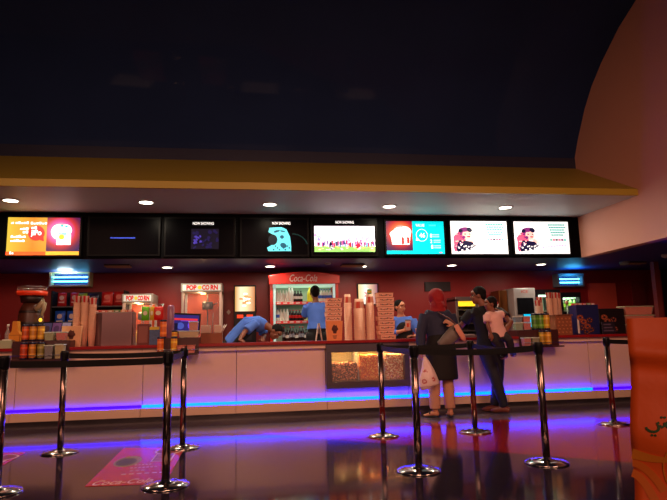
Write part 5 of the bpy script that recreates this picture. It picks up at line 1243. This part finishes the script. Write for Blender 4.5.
MB().lathe((0, 0, .15), [(.047, -.004), (.047, .008), (.036, .014), (.0001, .014)], black, 20).build('lid', None, o); MB().lathe((0, 0, 0), [(.0395, .05), (.0435, .11)], printed, 20, caps=False).build('print_band', None, o)

# ---- staff member at the cooler, back to the viewer
st_ = root('step_stool', (1.10, 9.58, 0), 'low grey step stool under the staff member at the cooler', 'step stool')
MB().box(-.22, .22, -.16, .2, .17, .20, mat('stool_grey', (90, 88, 90), .6)).build('top', None, st_, .004)
for ux in (-.2, .17):
    for uy in (-.14, .15): MB().box(ux, ux+.03, uy, uy+.03, 0, .17, mat('stool_grey', (90, 88, 90), .6)).build('leg', None, st_)
sc_ = root('person', (1.10, 9.55, .2), 'person in blue shirt and black trousers reaching into the drinks cooler', 'person', 'staff behind the counter')
J = dict(right=(1, 0, 0), pelvis=(.0, 0, .985), chest=(.0, .02, 1.31), neck=(-.01, .03, 1.46), head=(-.02, .06, 1.60), face=(-.1, 1, .05),
         shL=(-.165, .02, 1.375), elL=(-.19, .17, 1.18), wrL=(-.20, .38, 1.30), handL=((0, 1, .1), (1, 0, 0), 1, .6),
         shR=(.165, .02, 1.375), elR=(.19, .15, 1.18), wrR=(.18, .36, 1.30), handR=((0, 1, .1), (-1, 0, 0), 1, .6),
         hipL=(-.09, 0, .88), knL=(-.09, .02, .48), anL=(-.09, 0, .085), toeL=(-.10, .14, .022), hipR=(.09, 0, .88), knR=(.09, .02, .48), anR=(.09, 0, .085), toeR=(.10, .14, .022))
bd, Hm, k = body(J, sc_, skin_b, 1.0, .92)
top_garment('blue_shirt', J, sc_, blue, 1.0, .92, .016, .8, .01, loose=.01)
trousers('trousers', J, sc_, blkc, 1.0, wide=.92)
hair('hair', J, Hm, k, sc_, hairm)
for s_ in 'LR': shoe(J, s_, sc_, black, black)

# ---- staff member bending over the counter
bn = root('person', (-.30, 8.80, 0), 'person in blue shirt bending low over the counter left of the cooler', 'person', 'staff behind the counter')
J = dict(right=(.1, -.95, .1), pelvis=(.0, .02, .97), chest=(.41, -.03, 1.27), neck=(.555, -.08, 1.225), head=(.665, -.11, 1.135), face=(.45, -.45, -.78), hup=(.8, -.1, .5), bend=(-.04, 0, .085),
         shL=(.44, .13, 1.25), elL=(.50, .10, 1.09), wrL=(.46, -.16, 1.035), handL=((.1, -1, 0), (0, 0, -1), 1, .4),
         shR=(.36, -.19, 1.28), elR=(.20, -.32, 1.15), wrR=(.13, -.44, 1.035), handR=((.3, -.95, 0), (0, 0, -1), -1, .4),
         hipL=(-.04, .10, .90), knL=(-.02, .10, .48), anL=(-.04, .10, .085), toeL=(.09, .08, .022), hipR=(-.04, -.08, .90), knR=(-.02, -.08, .48), anR=(-.04, -.08, .085), toeR=(.09, -.10, .022))
bd, Hm, k = body(J, bn, skin_b, 1.0)
top_garment('blue_shirt', J, bn, blue, 1.0, 1.0, .02, .85, .015, loose=.016)
b = MB(); P = torso_pts(J); b.loft([P[1]+V((0, -.03, -.03)), P[2]+V((.02, -.03, -.05)), P[3]+V((.03, -.03, -.06)), lerp(P[3], P[4], .7)+V((.02, -.03, -.05))], [(.17, .09), (.155, .085), (.16, .085), (.12, .06)], seg=20, right=J['right'])
remesh('apron', b, bn, .011, 4, [blkc])
trousers('trousers', J, bn, blkc, 1.0)
hair('hair', J, Hm, k, bn, hairm)
for s_ in 'LR': shoe(J, s_, bn, black, black)
